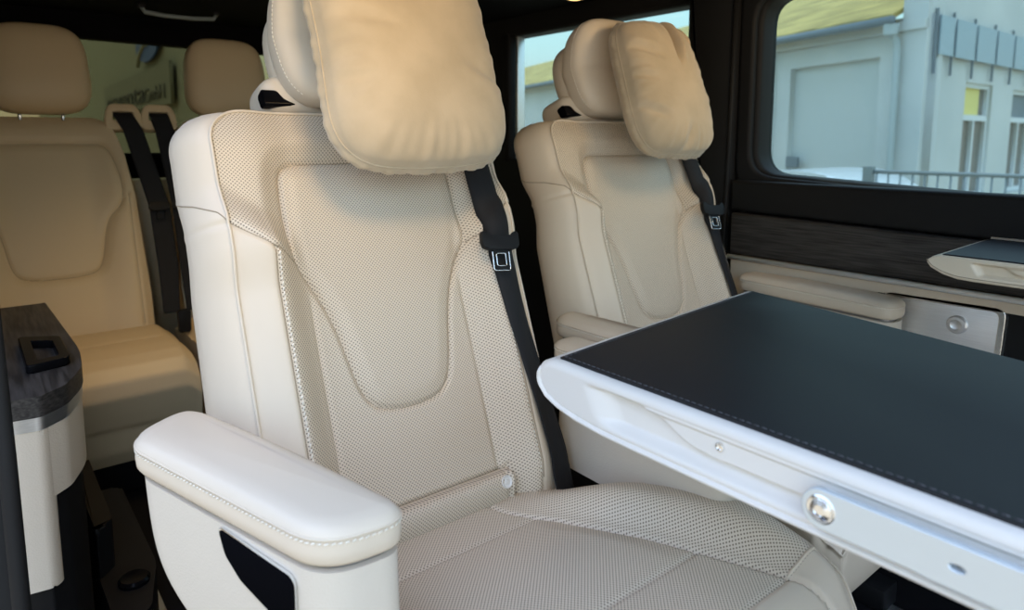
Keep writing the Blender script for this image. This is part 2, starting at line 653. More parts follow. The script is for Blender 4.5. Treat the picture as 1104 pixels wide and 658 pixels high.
def wf(u, v):
    """depth of the seat-back front over its reference plane"""
    u = np.asarray(u, float); v = np.asarray(v, float)
    a = np.abs(u)
    bol = ss(.140, .207, a) * .052 - ss(.207, .268, a) * .024
    vs = vseam(a)
    A = 1 - ss(-.004, .075, v - vs) * 0.85
    A = A * (0.55 + 0.45 * ss(-.24, -.14, v)) 
    w = bol * A
    d, ins = polydist(u, v, PANEL)
    w = w + np.where(ins, .006 * ss(0, .03, d), .015 * ss(0, .040, d) * ss(.22, .30, v))
    w = w - .0065 * np.exp(-(d / .0042) ** 2)
    # wing seam, stitched inner bolster seam
    sd = np.abs(v - vs) * .8
    w = w - .0045 * np.exp(-(sd / .004) ** 2) * ss(.160, .170, a)
    w = w - .003 * np.exp(-((a - .207) / .0035) ** 2) * (v < vs)
    w = w - .004 * np.exp(-((a - .145) / .004) ** 2) * ss(.22, .16, v)
    # lumbar roll
    m = ss(.163, .153, a)
    t = np.clip((-.150 - v) / .062, 0, 1)
    w = w + m * (.026 * np.sin(np.pi * np.sqrt(t)) ** .6 * (v < -.150))
    w = w - m * .006 * np.exp(-((v + .150) / .004) ** 2)
    w = w - .005 * np.exp(-((a - .160) / .004) ** 2) * (v < -.14)
    # shoulder rolls back
    w = w - .020 * np.clip((v - .455) / .07, 0, 1) ** 2
    return w


def Wp(v):
    v = np.asarray(v, float)
    r = .055
    t = np.clip((v - (.525 - r)) / r, 0, 1)
    b = np.clip((-.11 - v) / .125, 0, 1)
    return .262 - r * (1 - np.sqrt(np.maximum(0, 1 - t * t))) - .030 * b ** 2


SEATMESH = {}


def build_backrest_meshes():
    rows = np.concatenate([np.linspace(-.235, .468, 240), .47 + .055 * np.sin(np.linspace(0, math.pi / 2, 24))])
    s = np.linspace(-1, 1, 211)
    U = s[None, :] * Wp(rows)[:, None]
    V = np.repeat(rows[:, None], len(s), 1)
    Wd = wf(U, V)
    R, Cn = U.shape
    pos = SO[None, None] + U[..., None] * np.array([0, 1., 0]) + V[..., None] * SV + Wd[..., None] * SN
    verts = pos.reshape(-1, 3)
    uv = np.stack([U, V], -1).reshape(-1, 2)
    # classify faces
    uc = (U[:-1, :-1] + U[1:, 1:]) / 2
    vc = (V[:-1, :-1] + V[1:, 1:]) / 2
    d, ins = polydist(uc, vc, PANEL)
    a = np.abs(uc)
    cls = np.zeros(uc.shape, int)
    cls[(a > .145) & (vc < vseam(a)) & (vc < .262 + 1)] = 1
    cls[(a > .145) & (a < .168) & (vc > .2) & ~ins] = 0
    cls[(a > .145) & (a >= .165) & (vc < vseam(a))] = 1
    cls[(cls == 1) & (uc > 0)] = 2
    cls[(a < .160) & (vc < -.150)] = 4
    cls[ins] = 3
    quads = [[[] for _ in range(1)] for _ in range(1)]
    fl = {k: [] for k in range(5)}
    mi = {k: [] for k in range(5)}
    for i in range(R - 1):
        for j in range(Cn - 1):
            k = cls[i, j]
            p = i * Cn + j
            fl[k].append((p, p + 1, p + Cn + 1, p + Cn))
            mi[k].append(1 if (k in (1, 2) and a[i, j] > .207) else 0)
    out = {}
    for k in (1, 2, 3, 4):
        used = sorted({q for f in fl[k] for q in f})
        mp = {q: n for n, q in enumerate(used)}
        out[k] = (verts[used], [tuple(mp[q] for q in f) for f in fl[k]], uv[used], mi[k])
    # shell = class 0 faces plus wrapped sides, top and back
    loop = [i * Cn for i in range(R)] + [(R - 1) * Cn + j for j in range(1, Cn)] + [i * Cn + Cn - 1 for i in range(R - 2, -1, -1)]
    L2 = np.stack([U.reshape(-1)[loop], V.reshape(-1)[loop]], 1)
    tan = np.gradient(L2, axis=0)
    tan /= np.linalg.norm(tan, axis=1)[:, None] + 1e-9
    nrm = np.stack([-tan[:, 1], tan[:, 0]], 1)
    for _ in range(12):
        nrm[1:-1] = (nrm[:-2] + nrm[1:-1] * 2 + nrm[2:]) / 4
    nrm /= np.linalg.norm(nrm, axis=1)[:, None]
    wl = Wd.reshape(-1)[loop]
    vv = list(verts); uu = list(uv)
    F0 = list(fl[0]); MI = list(mi[0])
    prev = loop
    rings = [(.004, -.004), (.010, -.010), (.019, -.026), (.028, -.050), (.035, -.080), (.037, -.110), (.033, -.135), (.020, -.152), (-.01, -.160)]
    RP = [[np.array(vv[q]) for q in loop]]
    for (oa, ow) in rings:
        cur = []
        for q in range(len(loop)):
            nu, nv = nrm[q]
            k = abs(nu) ** 1.0 * 1.22 + .14 * abs(nv)
            u1 = L2[q, 0] + nu * oa * k
            v1 = L2[q, 1] + nv * oa * k
            taper = ss(-.2, .5, L2[q, 1])
            w1 = wl[q] + ow * (1.0 - .25 * taper)
            vv.append(B(u1, v1, w1)); uu.append((0, 0))
            cur.append(len(vv) - 1)
        for q in range(len(loop) - 1):
            F0.append((prev[q + 1], prev[q], cur[q], cur[q + 1])); MI.append(1)
        RP.append([np.array(vv[q]) for q in cur])
        prev = cur
    F0.append(tuple(prev)); MI.append(1)
    side = []
    i0 = int(np.argmin(np.abs(rows - float(vseam(.262)))))
    for k in range(9):
        qq = i0 + int(round(k * 3.4))
        for q, sg in ((qq, 0), (len(loop) - 1 - qq, 1)):
            p = RP[k][q]; c = B(0, L2[q, 1], -.05)
            o = p - c; o /= np.linalg.norm(o)
            side.append((sg, p + o * .0005))
    out[0] = (np.array(vv), F0, np.array(uu), MI)
    # piping loop
    pl = [B(L2[q, 0] + nrm[q, 0] * .002, L2[q, 1] + nrm[q, 1] * .002, wl[q] + .0005) for q in range(0, len(loop), 2)]
    st = [B(L2[q, 0] + nrm[q, 0] * .0085 * (.4 + .6 * abs(nrm[q, 0])), L2[q, 1] + nrm[q, 1] * .006, wl[q] - .0085) for q in range(0, len(loop), 2)]
    return out, pl, st, [[p for g, p in side if g == k] for k in (0, 1)]


BACK, PIPE, SIDEST, SIDESEAM = build_backrest_meshes()


def cushion_meshes():
    """seat cushion top: x forward, y across"""
    xs = np.linspace(.035, .60, 190)
    ts = np.linspace(-1, 1, 201)
    yo = np.interp(xs, [.035, .15, .30, .45, .56, .60], [.25, .265, .295, .315, .318, .295])
    ysm = lambda x: np.interp(x, [.03, .12, .20, .33, .46, .54, .60], [.085, .112, .16, .222, .268, .30, .315])
    yr = np.interp(xs, [.035, .12, .20, .30, .40, .50, .56, .60], [.25, .262, .300, .355, .385, .392, .385, .36])
    Y = ts[None, :] * np.where(ts[None, :] > 0, yr[:, None], yo[:, None])
    X = np.repeat(xs[:, None], len(ts), 1)
    a = np.abs(Y)
    sm = ysm(X)
    z = .418 + .022 * ss(.05, .5, X) + .0 * a
    z = z - .055 * ss(.53, .62, X) ** 1.5
    out = ss(0, .07, a - sm)
    z = z + .046 * out * ss(.60, .40, X) * ss(.06, .26, X) - .016 * ss(.07, .16, a - sm) * ss(.60, .3, X)
    z = z + .010 * np.sin(np.clip((X - .165) / .24, 0, 1) * np.pi) * ss(0, .05, sm - a)
    g = lambda d, wd, dp: dp * np.exp(-(d / wd) ** 2)
    z = z - g(a - sm, .0045, .006)
    for x0 in (.165, .405, .525):
        z = z - g(X - x0, .0035, .004) * (a < sm)
    e = ss(.90, 1.0, np.abs(ts))[None, :]
    z = z - .022 * e ** 2
    R, Cn = X.shape
    verts = np.stack([X, Y, z], -1).reshape(-1, 3)
    uv = np.stack([X, Y], -1).reshape(-1, 2)
    xc = (X[:-1, :-1] + X[1:, 1:]) / 2; yc = (Y[:-1, :-1] + Y[1:, 1:]) / 2
    ac = np.abs(yc); smc = ysm(xc)
    cls = np.where(ac > smc, np.where(yc > 0, 2, 1), np.where(xc > .525, 3, 0))
    fl = {k: [] for k in range(4)}; mi = {k: [] for k in range(4)}
    for i in range(R - 1):
        for j in range(Cn - 1):
            p = i * Cn + j
            k = cls[i, j]
            fl[k].append((p, p + Cn, p + Cn + 1, p + 1))
            mi[k].append(1 if (k == 3 or xc[i, j] > .525) else 0)
    res = {}
    for k in (0, 1, 2):
        used = sorted({q for f in fl[k] for q in f})
        mp = {q: n for n, q in enumerate(used)}
        res[k] = (verts[used], [tuple(mp[q] for q in f) for f in fl[k]], uv[used], mi[k])
    # front section with skirt all round
    vv = list(verts); uu = list(uv); F = list(fl[3]); MI = list(mi[3])
    loop = [i * Cn for i in range(R - 1, -1, -1)] + [j for j in range(1, Cn)] + [i * Cn + Cn - 1 for i in range(1, R)] + [(R - 1) * Cn + j for j in range(Cn - 2, 0, -1)]
    P = verts[loop]
    cen = np.array([.30, 0])
    prev = loop
    for (o, dz) in [(.004, -.010), (.006, -.03), (.004, -.07), (-.004, -.11), (-.02, -.13)]:
        cur = []
        for q in range(len(loop)):
            d = P[q, :2] - cen
            n = d / np.linalg.norm(d)
            vv.append((P[q, 0] + n[0] * o, P[q, 1] + n[1] * o, min(P[q, 2] + dz, .44 + dz))); uu.append((0, 0)); cur.append(len(vv) - 1)
        L = len(loop)
        for q in range(L):
            F.append((prev[q], cur[q], cur[(q + 1) % L], prev[(q + 1) % L])); MI.append(1)
        prev = cur
    F.append(tuple(prev[::-1])); MI.append(1)
    res[3] = (np.array(vv), F, np.array(uu), MI)
    edge = P[:, :].copy()
    seams = []
    for sg in (-1, 1):
        xx = np.linspace(.53, .60, 8)
        i = np.searchsorted(xs, xx).clip(0, R - 1)
        seams.append([(xs[k], sg * (float(ysm(xs[k]))), float(np.interp(sg * float(ysm(xs[k])), Y[k], z[k])) + .001) for k in i])
    return res, edge, seams


CUSH, CEDGE, CSEAM = cushion_meshes()


def drop(res):
    used = sorted({q for f in res[1] for q in f})
    mp = {q: n for n, q in enumerate(used)}
    return res[0][used], [tuple(mp[q] for q in f) for f in res[1]], res[2][used], res[3]


BACK[0] = drop(BACK[0]); CUSH[3] = drop(CUSH[3])
LP = None


def shared(name, key, maker, parent):
    """first use builds the mesh, later seats reuse its data"""
    if key in SEATMESH:
        return link(name, SEATMESH[key], parent)
    o = maker()
    SEATMESH[key] = o.data
    return o


def armrest(parent, quad, ztop, label=None, screen=False, depth=.15, sweep=1.0):
    """quad: back-outer, front-outer, front-inner, back-inner (x, y). A padded top over a shell body."""
    arm = None
    q = [np.array(p, float) for p in quad]
    c = sum(q) / 4
    radii = [.05, .045, .042, .085]
    pad2 = rounded([tuple(p) for p in q], radii, 14)
    fx = q[1] - q[0]; fx = fx / np.linalg.norm(fx)
    # pad: rings of the outline, domed on top
    bm = bmesh.new()
    P = resample(pad2, .006, True)
    n = len(P)

    def inset(d):
        T = np.roll(P, -2, 0) - np.roll(P, 2, 0)
        T /= np.linalg.norm(T, axis=1)[:, None]
        N = np.stack([-T[:, 1], T[:, 0]], 1)
        if np.sum((P - c) * N) > 0: N = -N
        Q = P + N * d
        return Q
    rings = []
    spec = [(.010, -.038), (.003, -.0365), (.0, -.032), (-.001, -.022), (.0, -.012), (.0005, -.0095), (-.0012, -.0065), (.0008, -.0035), (.004, .0003), (.009, .0030), (.015, .0050), (.022, .0065)]
    L0 = float(np.min((P - c) @ fx)); L1 = float(np.max((P - c) @ fx))
    for d, dz in spec:
        Q = inset(d)
        rings.append([bm.verts.new((x, y, ztop + dz + (.004 * math.sin(math.pi * (float((np.array([x, y]) - c) @ fx) - L0) / (L1 - L0)) if dz > -.002 else 0))) for x, y in Q])
    for A_, B_ in zip(rings[:-1], rings[1:]):
        for k in range(n):
            bm.faces.new([A_[k], A_[(k + 1) % n], B_[(k + 1) % n], B_[k]])
    bm.faces.new(rings[0][::-1]); bm.faces.new(rings[-1])
    arm = bm_obj('armrest', bm, M['leather'], parent, smooth=True)
    if label: arm['label'] = label
    S = inset(-.0004)
    tube('piping', [(x, y, ztop - .0065) for x, y in S], .0014, M['leather'], arm, 6, True)
    bm = bmesh.new()
    st = resample([(x, y, ztop - .0115) for x, y in inset(-.0008)], .0012, True)
    bm_stitch(bm, [tuple(p) for p in st], .0044, .0024, .0010, skew=(0, 0, .0014))
    bm_obj('stitching', bm, M['thread'], arm, smooth=True)
    # silver strip under the pad, coloured dark to carry the gap's shade
    St = inset(.012)
    bm = bmesh.new()
    lo = [bm.verts.new((x, y, ztop - .046)) for x, y in St]
    hi = [bm.verts.new((x, y, ztop - .036)) for x, y in St]
    for k in range(n):
        bm.faces.new([lo[k], lo[(k + 1) % n], hi[(k + 1) % n], hi[k]])
    bm.faces.new(lo[::-1]); bm.faces.new(hi)
    bm_obj('trim_strip', bm, M['shaded_metal'], arm, autosmooth=40)
    # shell body below: its back end sweeps forward as it goes down
    Bo = inset(.004)
    rings = []
    zs = np.linspace(ztop - .044, ztop - .044 - depth, 22)
    bm = bmesh.new()
    for i, z in enumerate(zs):
        t = i / 21
        ring = []
        for x, y in Bo:
            r = (float((np.array([x, y]) - c) @ fx) - L0) / (L1 - L0)
            back = sweep * (.02 * t + .23 * t ** 5) * (1 - r)
            p = np.array([x, y]) + fx * (back + .012 * (1 - r))
            out = q[0] - q[3]; out = out / np.linalg.norm(out)
            p = p + out * (-.012 * t * t)
            ring.append(bm.verts.new((p[0], p[1], z)))
        rings.append(ring)
    for A_, B_ in zip(rings[:-1], rings[1:]):
        for k in range(n):
            bm.faces.new([A_[k], B_[k], B_[(k + 1) % n], A_[(k + 1) % n]])
    bm.faces.new(rings[0]); bm.faces.new(rings[-1][::-1])
    bm_obj('armrest_body', bm, M['grain'], arm, autosmooth=50)
    if screen:
        # black control panel with a chrome rim on the outer face
        o2 = q[0] - q[3]; o2 = o2 / np.linalg.norm(o2)
        ax = q[1] - q[0]; Lx = np.linalg.norm(ax); ax = ax / Lx
        base = q[0]
        def fr(a, b, d):
            t = (ztop - .044 - b) / depth
            o = -.004 - .012 * t * t
            p = base + ax * a + o2 * (o + .0008 + d)
            return Vector((p[0], p[1], b))
        pts = screen
        rimo = rounded(pts, .006, 5)
        prism('control_panel_rim', rimo, fr, .0035, M['chrome'], arm, .0015, 2)
        ins = [tuple(np.array(p) * .965 + np.mean(np.array(pts), 0) * .035) for p in pts]
        p = prism('control_panel', rounded(ins, .006, 5), lambda a, b, d: fr(a, b, d + .002), .003, M['screen'], arm, .001, 2)
        p['label'] = 'gloss black control panel with chrome rim'
    return arm


def ribbon(name, cl, m, parent, thick=.0014, surf=None):
    """cl: list of (left, right) 3D points, or rows (v, ul, ur, w or None) laid over surf(u, v)"""
    v, f = [], []
    nc = 8
    if surf is None:
        Lp = resample([np.concatenate([a, b]) for a, b in cl], .012)
        for p in Lp:
            a, b = p[:3], p[3:]
            for k in range(nc):
                v.append(a + (b - a) * k / (nc - 1))
    else:
        Lp = resample(cl, .010)
        for p in Lp:
            for k in range(nc):
                u = p[1] + (p[2] - p[1]) * k / (nc - 1)
                v.append(surf(u, p[0], p[3]))
    for i in range(len(Lp) - 1):
        for k in range(nc - 1):
            q = i * nc + k
            f.append((q, q + 1, q + nc + 1, q + nc))
    o = pyobj(name, v, f, m, parent)
    md = o.modifiers.new('thickness', 'SOLIDIFY')
    md.thickness = thick
    md.offset = 0
    return o


def buckle_tongue(parent, o, right, up, nrm_):
    """plastic grip with a chrome-edged metal tongue; frame given by three vectors"""
    right, up, nrm_ = [np.array(x, float) for x in (right, up, nrm_)]
    right /= np.linalg.norm(right)
    nrm_ = nrm_ - right * nrm_.dot(right); nrm_ /= np.linalg.norm(nrm_)
    up = np.cross(nrm_, right)
    fr = lambda a, b, d: Vector(np.array(o) + right * a * 1.16 + up * b * 1.16 + nrm_ * d)
    g = prism('buckle_grip', rounded([(-.032, .016), (-.026, .018), (-.022, .010), (.024, .010), (.028, .018), (.034, .016), (.034, -.008), (.026, -.013), (-.026, -.013), (-.033, -.006)], .004, 4),
              lambda a, b, d: fr(a, b, d - .003), .013, M['black'], parent, .003, 3)
    t = plate('tongue', rounded([(-.018, -.010), (.014, -.010), (.014, -.046), (-.015, -.046), (-.015, -.020), (-.018, -.016)], .004, 4), [rounded([(-.009, -.019), (.008, -.019), (.008, -.039), (-.009, -.039)], .003, 4)], .0022,
              lambda a, b, d: fr(a, b, d + .004), M['black'], g, .0004)
    rim = tube('tongue_rim', [fr(a, b, .0055) for a, b in rounded([(-.0155, -.013), (-.0155, -.0465), (.0145, -.0465), (.0145, -.013)], .004, 4)][3:-3], .0011, M['chrome'], g, 6)
    rim2 = tube('tongue_slot_rim', [fr(a, b, .0055) for a, b in rounded([(-.009, -.019), (.008, -.019), (.008, -.039), (-.009, -.039)], .003, 4)], .0010, M['chrome'], g, 6, True)
    return g


def captain_seat(loc, label, arms):
    root = empty('captain_seat', loc)
    tag(root, label, 'seat', 'captain seats of the middle row')
    pm = [M['perf'], M['leather']]
    names = {0: 'backrest', 1: 'backrest_bolster', 2: 'backrest_bolster', 3: 'backrest_panel', 4: 'lumbar_roll'}
    for k in (0, 1, 2, 3, 4):
        r = BACK[k]
        o = shared(names[k], 'b%d' % k, lambda: pyobj(names[k], r[0], r[1], pm, root, r[2], True, r[3]), root)
        if k == 0: bk = o
        if k == 1: BO = {-1: o}
        if k == 2: BO[1] = o
        if k == 4: roll = o
    shared('piping', 'pipe', lambda: tube('piping', PIPE, .0026, M['leather'], bk, 6), bk)

    def stitches():
        bm = bmesh.new()
        bm_stitch(bm, SIDEST, .0050, .0030, .0011)
        return bm_obj('stitching', bm, M['thread'], bk, smooth=True)

    def bstitch(sg):
        bm = bmesh.new()
        vs = np.linspace(-.17, .282, 120)
        bm_stitch(bm, [B(sg * .2035, v, float(wf(sg * .2035, v)) + .0004) for v in vs], .0048, .003, .0011, skew=(0, -.002 * sg, .0))
        return bm_obj('stitching', bm, M['thread'], BO[sg], smooth=True)
    shared('stitching', 'stitch', stitches, bk)
    for sg in (-1, 1):
        shared('stitching', 'bst%d' % sg, lambda: bstitch(sg), BO[sg])

    def seams():
        bm = bmesh.new()
        for sg in (-1, 1):
            aa = np.linspace(.166, .262, 20)
            bm_tube(bm, [B(sg * a, float(vseam(a)), float(wf(sg * a, vseam(a))) + .0002) for a in aa], .0009, 5)
            bm_tube(bm, resample(SIDESEAM[(sg + 1) // 2], .006), .0010, 5)
            bm_tube(bm, [B(sg * .2085, v, float(wf(sg * .2085, v)) + .0004) for v in np.linspace(-.18, .282, 60)], .0011, 5)
        for pl in [PANEL + [PANEL[0]]]:
            bm_tube(bm, [B(p[0], p[1], float(wf(p[0], p[1])) + .0002) for p in resample(pl, .008)], .0008, 5)
        bm_tube(bm, [B(u, -.150, float(wf(u, -.150)) + .0002) for u in np.linspace(-.155, .155, 40)], .0009, 5)
        return bm_obj('seam', bm, M['seam'], bk, smooth=True)
    shared('seam', 'seam', seams, bk)

    def button():
        p = B(.138, -.168, float(wf(.138, -.168)) - .001)
        return lathe('lumbar_button', [(0, 0), (.0105, 0), (.0115, .002), (.0105, .0035), (.0085, .0025), (.0075, .001), (.004, .0015), (.003, .003), (0, .0032)], axes(p, SN), M['shell'], roll, 20)
    shared('lumbar_button', 'button', button, roll)

    cn = {0: 'seat_cushion', 1: 'cushion_bolster', 2: 'cushion_bolster', 3: 'cushion_front'}
    for k in (0, 1, 2, 3):
        r = CUSH[k]
        o = shared(cn[k], 'c%d' % k, lambda: pyobj(cn[k], r[0], r[1], pm, root, r[2], True, r[3]), root)
        if k == 3: cf = o
        if k == 1: CB = {1: o}
        if k == 2: CB[2] = o
    def xpipe(k):
        bm = bmesh.new()
        if True:
            V0 = CUSH[k][0]
            sel = V0[np.abs(V0[:, 0] - V0[np.argmin(np.abs(V0[:, 0] - .522)), 0]) < 1e-6]
            sel = sel[np.argsort(sel[:, 1])]
            bm_tube(bm, [tuple(p + np.array([0, 0, .0008])) for p in sel[::3]], .0024, 6)
        return bm_obj('piping', bm, M['leather'], CB[k], smooth=True)
    for k in (1, 2):
        shared('piping', 'xpipe%d' % k, lambda: xpipe(k), CB[k])
    shared('piping', 'cpipe', lambda: tube('piping', [tuple(p + np.array([0, 0, .0005])) for p in CEDGE[::2]], .0026, M['leather'], cf, 6, True), cf)

    # base and floor rail shoe
    def base():
        bm = bmesh.new()
        bm_box(bm, (-.16, -.20, .05), (.46, .20, .30), .02)
        bm_box(bm, (-.20, -.22, .0), (.50, -.15, .055), .008)
        bm_box(bm, (-.20, .15, .0), (.50, .22, .055), .008)
        return bm_obj('seat_base', bm, M['black'], root, autosmooth=40)
    shared('seat_base', 'base', base, root)

    # headrest
    def hw(u, v, w):
        return (u * (1 - .10 * max(0, -v / .14)), v, w + .055 * max(0, v / .122) ** 1.2 - .35 * u * u)
    hd = shared('headrest', 'head', lambda: superell('headrest', (0, .664, -.004), (.132, .122, .050), B, M['leather'], root, (4.0, 3.6, 3.0), 28, hw), root)
    shared('headrest_shell', 'hshell', lambda: superell('headrest_shell', (0, .658, -.050), (.128, .108, .056), B, M['leather'], hd, (3.0, 2.6, 2.4), 22), hd)
    shared('headrest_collar', 'hcol', lambda: superell('headrest_collar', (0, .578, -.085), (.150, .044, .062), B, M['leather'], hd, (5, 3.5, 4), 22), hd)
    shared('collar_slot', 'hslot', lambda: prism('collar_slot', rounded([(-.050, .552), (-.026, .552), (-.032, .584), (-.060, .580)], .006, 4), lambda a, b, d: Vector(B(-.1525 + d, b, a)), .305, M['gloss'], hd, .001, 1), hd)

    for u in (-.055, .055):
        shared('headrest_post', 'hpost%.2f' % u, lambda: tube('headrest_post', [B(u, .50, -.055), B(u, .585, -.055)], .006, M['chrome'], hd, 10), hd)

    def hst():
        bm = bmesh.new()
        pts = []
        for v in np.linspace(-.105, .11, 60):
            w0 = .014
            u0 = -.132 * max(0, 1 - abs(v / .122) ** 3.6 - abs(w0 / .050) ** 3.0) ** (1 / 4.0)
            p = hw(u0 - .0004, v, w0)
            pts.append(B(p[0], .664 + p[1], -.004 + p[2]))
        bm_stitch(bm, pts, .0045, .003, .0008)
        return bm_obj('stitching', bm, M['thread'], hd, smooth=True)
    shared('stitching', 'hst', hst, hd)

    # seat belt lying on the outer bolster
    def belt():
        rows_ = [(.545, .176, .226, -.10), (.538, .178, .228, -.06), (.515, .182, .234, -.012), (.475, .186, .240, 0), (.434, .188, .243, 0), (.33, .187, .242, 0), (.225, .188, .242, 0), (.101, .197, .249, 0), (-.042, .214, .264, 0), (-.12, .226, .282, 0), (-.20, .232, .292, 0), (-.265, .232, .294, 0)]

        def surf(u, v, dw):
            uu = min(u, .250)
            smooth = max(np.mean([float(wf(uu, min(.45, v + e))) for e in np.linspace(-.10, .10, 11)]), float(wf(uu, min(.45, v))) - .002)
            return B(u, v, smooth + .0075 + dw - max(0, u - .258) * .45)
        return ribbon('seat_belt', rows_, M['webbing'], root, .0016, surf)
    sb = shared('seat_belt', 'belt', belt, root)
    if not sb.modifiers:
        md = sb.modifiers.new('thickness', 'SOLIDIFY'); md.thickness = .0016; md.offset = 0
    a = B(.160, .256, .066); b = B(.240, .246, .074)
    buckle_tongue(sb, (a + b) / 2, b - a, SV, SN)

    for kw in arms:
        armrest(root, **kw)
    return root


SCREEN = [(.210, .622), (.338, .613), (.345, .606), (.343, .552), (.300, .557), (.249, .573), (.221, .594)]
seat_near = captain_seat((0, 0, 0), 'cream perforated leather captain seat in the foreground, its near armrest showing a black control panel', [
    dict(quad=[(.012, -.434), (.384, -.328), (.392, -.226), (-.058, -.338)], ztop=.668, screen=SCREEN, depth=.20),
    dict(quad=[(-.02, .397), (.400, .397), (.400, .322), (-.02, .327)], ztop=.645, depth=.192, sweep=.06)])
seat_far = captain_seat((-.098, .80, 0), 'cream leather captain seat farther back by the window wall, behind the folding table', [
    dict(quad=[(.0, -.395), (.33, -.390), (.33, -.310), (-.02, -.32)], ztop=.665),
    dict(quad=[(-.0, .375), (.430, .358), (.430, .262), (-.0, .29)], ztop=.672)])


# pillows hung on the headrests
def pillow(loc, label, folds, hu=.172, hv=.180, T=.062, cu=.045, cv=.565, cw=.132, seed=1, tw=0.0):
    n = 90
    g = np.linspace(-1, 1, n)
    rng = np.random.RandomState(seed)
    S, Tt = np.meshgrid(g, g)
    ph = rng.uniform(0, 6.28, 12)
    th = T * (np.clip((1 - np.abs(S) ** 3.2), 0, 1) * np.clip((1 - np.abs(Tt) ** 3.2), 0, 1)) ** .46
    # outline: soft square, a little pinched between the corners, rounded corners
    sq = 1 - .035 * (1 - Tt ** 2) * 0 + 0
    X = S * hu * np.sqrt(1 - .27 * np.abs(Tt) ** 6) * (1 + .02 * np.cos(3 * Tt + ph[0]))
    Yv = Tt * hv * np.sqrt(1 - .24 * np.abs(S) ** 6) * (1 + .015 * np.cos(3 * S + ph[1]))
    d = np.zeros_like(S)
    for (s0, t0, s1, t1, wd, dp) in folds:
        L = math.hypot(s1 - s0, t1 - t0)
        ex, ey = (s1 - s0) / L, (t1 - t0) / L
        al = (S - s0) * ex + (Tt - t0) * ey
        ac = -(S - s0) * ey + (Tt - t0) * ex
        fade = ss(-.12, .02, al) * (1 - ss(L * .45, L, al))
        d += -1.7 * dp * np.exp(-(ac / wd) ** 2) * fade + dp * .8 * np.exp(-((ac - wd * 2.0) / (wd * 1.2)) ** 2) * fade
    # edge puckers along the seams
    er = np.maximum(np.abs(S), np.abs(Tt))
    ang = np.arctan2(Tt, S)
    puck = np.sin(ang * 23 + ph[2]) * .5 + np.sin(ang * 37 + ph[3]) * .5 + .7 * np.sin(ang * 11 + ph[6])
    d += puck * .0024 * ss(.60, .92, er) * (1 - ss(.97, 1.0, er))
    d += .003 * np.sin(4 * S + ph[4]) * np.sin(3.4 * Tt + ph[5])
    verts, faces = [], []
    bend = -.22 * (X) ** 2
    band = .024
    lean = tw * X
    for sg in (1, -1):
        for i in range(n):
            for j in range(n):
                w = cw + bend[i, j] + lean[i, j] + (th[i, j] + d[i, j] * min(1, th[i, j] / T * 1.6) if sg > 0 else -band - .45 * th[i, j])
                verts.append(B(cu + X[i, j], cv + Yv[i, j], w) + np.array(loc))
    for k in (0, 1):
        for i in range(n - 1):
            for j in range(n - 1):
                p = k * n * n + i * n + j
                q = (p, p + 1, p + n + 1, p + n)
                faces.append(q if k == 0 else q[::-1])
    ring = [(0, j) for j in range(n)] + [(i, n - 1) for i in range(1, n)] + [(n - 1, j) for j in range(n - 2, -1, -1)] + [(i, 0) for i in range(n - 2, 0, -1)]
    nn = len(ring)
    prev = [i * n + j for i, j in ring]
    for t in (.25, .5, .75, 1.0):
        cur = []
        for q, (i, j) in enumerate(ring):
            if t == 1.0:
                cur.append(n * n + i * n + j); continue
            o = .007 * math.sin(math.pi * t)
            r0 = math.hypot(X[i, j], Yv[i, j])
            wr = .0012 * math.sin(q * .9 + 3 * t) + .0012 * math.sin(q * .37)
            verts.append(B(cu + X[i, j] * (1 + (o + wr) / r0), cv + Yv[i, j] * (1 + (o + wr) / r0), cw + bend[i, j] + lean[i, j] - band * t) + np.array(loc))
            cur.append(len(verts) - 1)
        for q in range(nn):
            faces.append((prev[(q + 1) % nn], prev[q], cur[q], cur[(q + 1) % nn]))
        prev = cur
    root = pyobj('headrest_pillow', verts, faces, M['velvet'])
    tag(root, label, 'pillow', 'velvet headrest pillows')
    tube('piping', [B(cu + X[i, j], cv + Yv[i, j], cw + bend[i, j] + lean[i, j]) + np.array(loc) for i, j in ring[::2]], [.0020] * len(ring[::2]), M['velvet'], root, 6, True)
    # strap that ties the pillow to the headrest
    return root


pillow((0, 0, 0), 'beige velvet pillow hung on the near seat headrest, cut by the top of the photo',
       [(-.95, .55, .2, .95, .10, .006), (-.95, .25, -.2, .1, .05, .003), (-.6, .98, .0, .3, .12, .006), (.95, -.3, .3, -.1, .06, .003), (-.95, -.35, -.55, -.3, .04, .003)], seed=2, hv=.20, cv=.583, cu=.056, hu=.168)
pillow((-.098, .80, 0), 'beige velvet pillow hung on the far seat headrest, folded at its top edge',
       [(.20, 1.0, .10, .15, .055, .016), (.70, 1.0, .75, .5, .05, .008), (-.9, .55, -.2, .3, .06, .005), (-.95, .1, -.5, .0, .05, .004), (-.1, -.98, .1, -.6, .08, .006), (-.95, -.4, -.4, -.6, .06, .004)], seed=5, hu=.138, cu=.050, cv=.568, hv=.178)

# ================================================================== FOLDING TABLE
TT, TB = 0.778, 0.706      # top and lower lip heights


def table_warp(p):
    x, y, z = p
    f = 1 - ss(.33, .95, x)
    k = y / .53
    return Vector((x - .060 * k * float(f), y * (1 - .22 * float(np.clip((x - .33) / .5, 0, 1.2)) * (y > .1)), z))


table = empty('folding_table', (.95, .2, 0))
tag(table, 'large black leather topped folding table with off-white sides, jutting in at the right', 'table')
TLOC = Vector((.95, .2, 0))
TX1 = 1.32
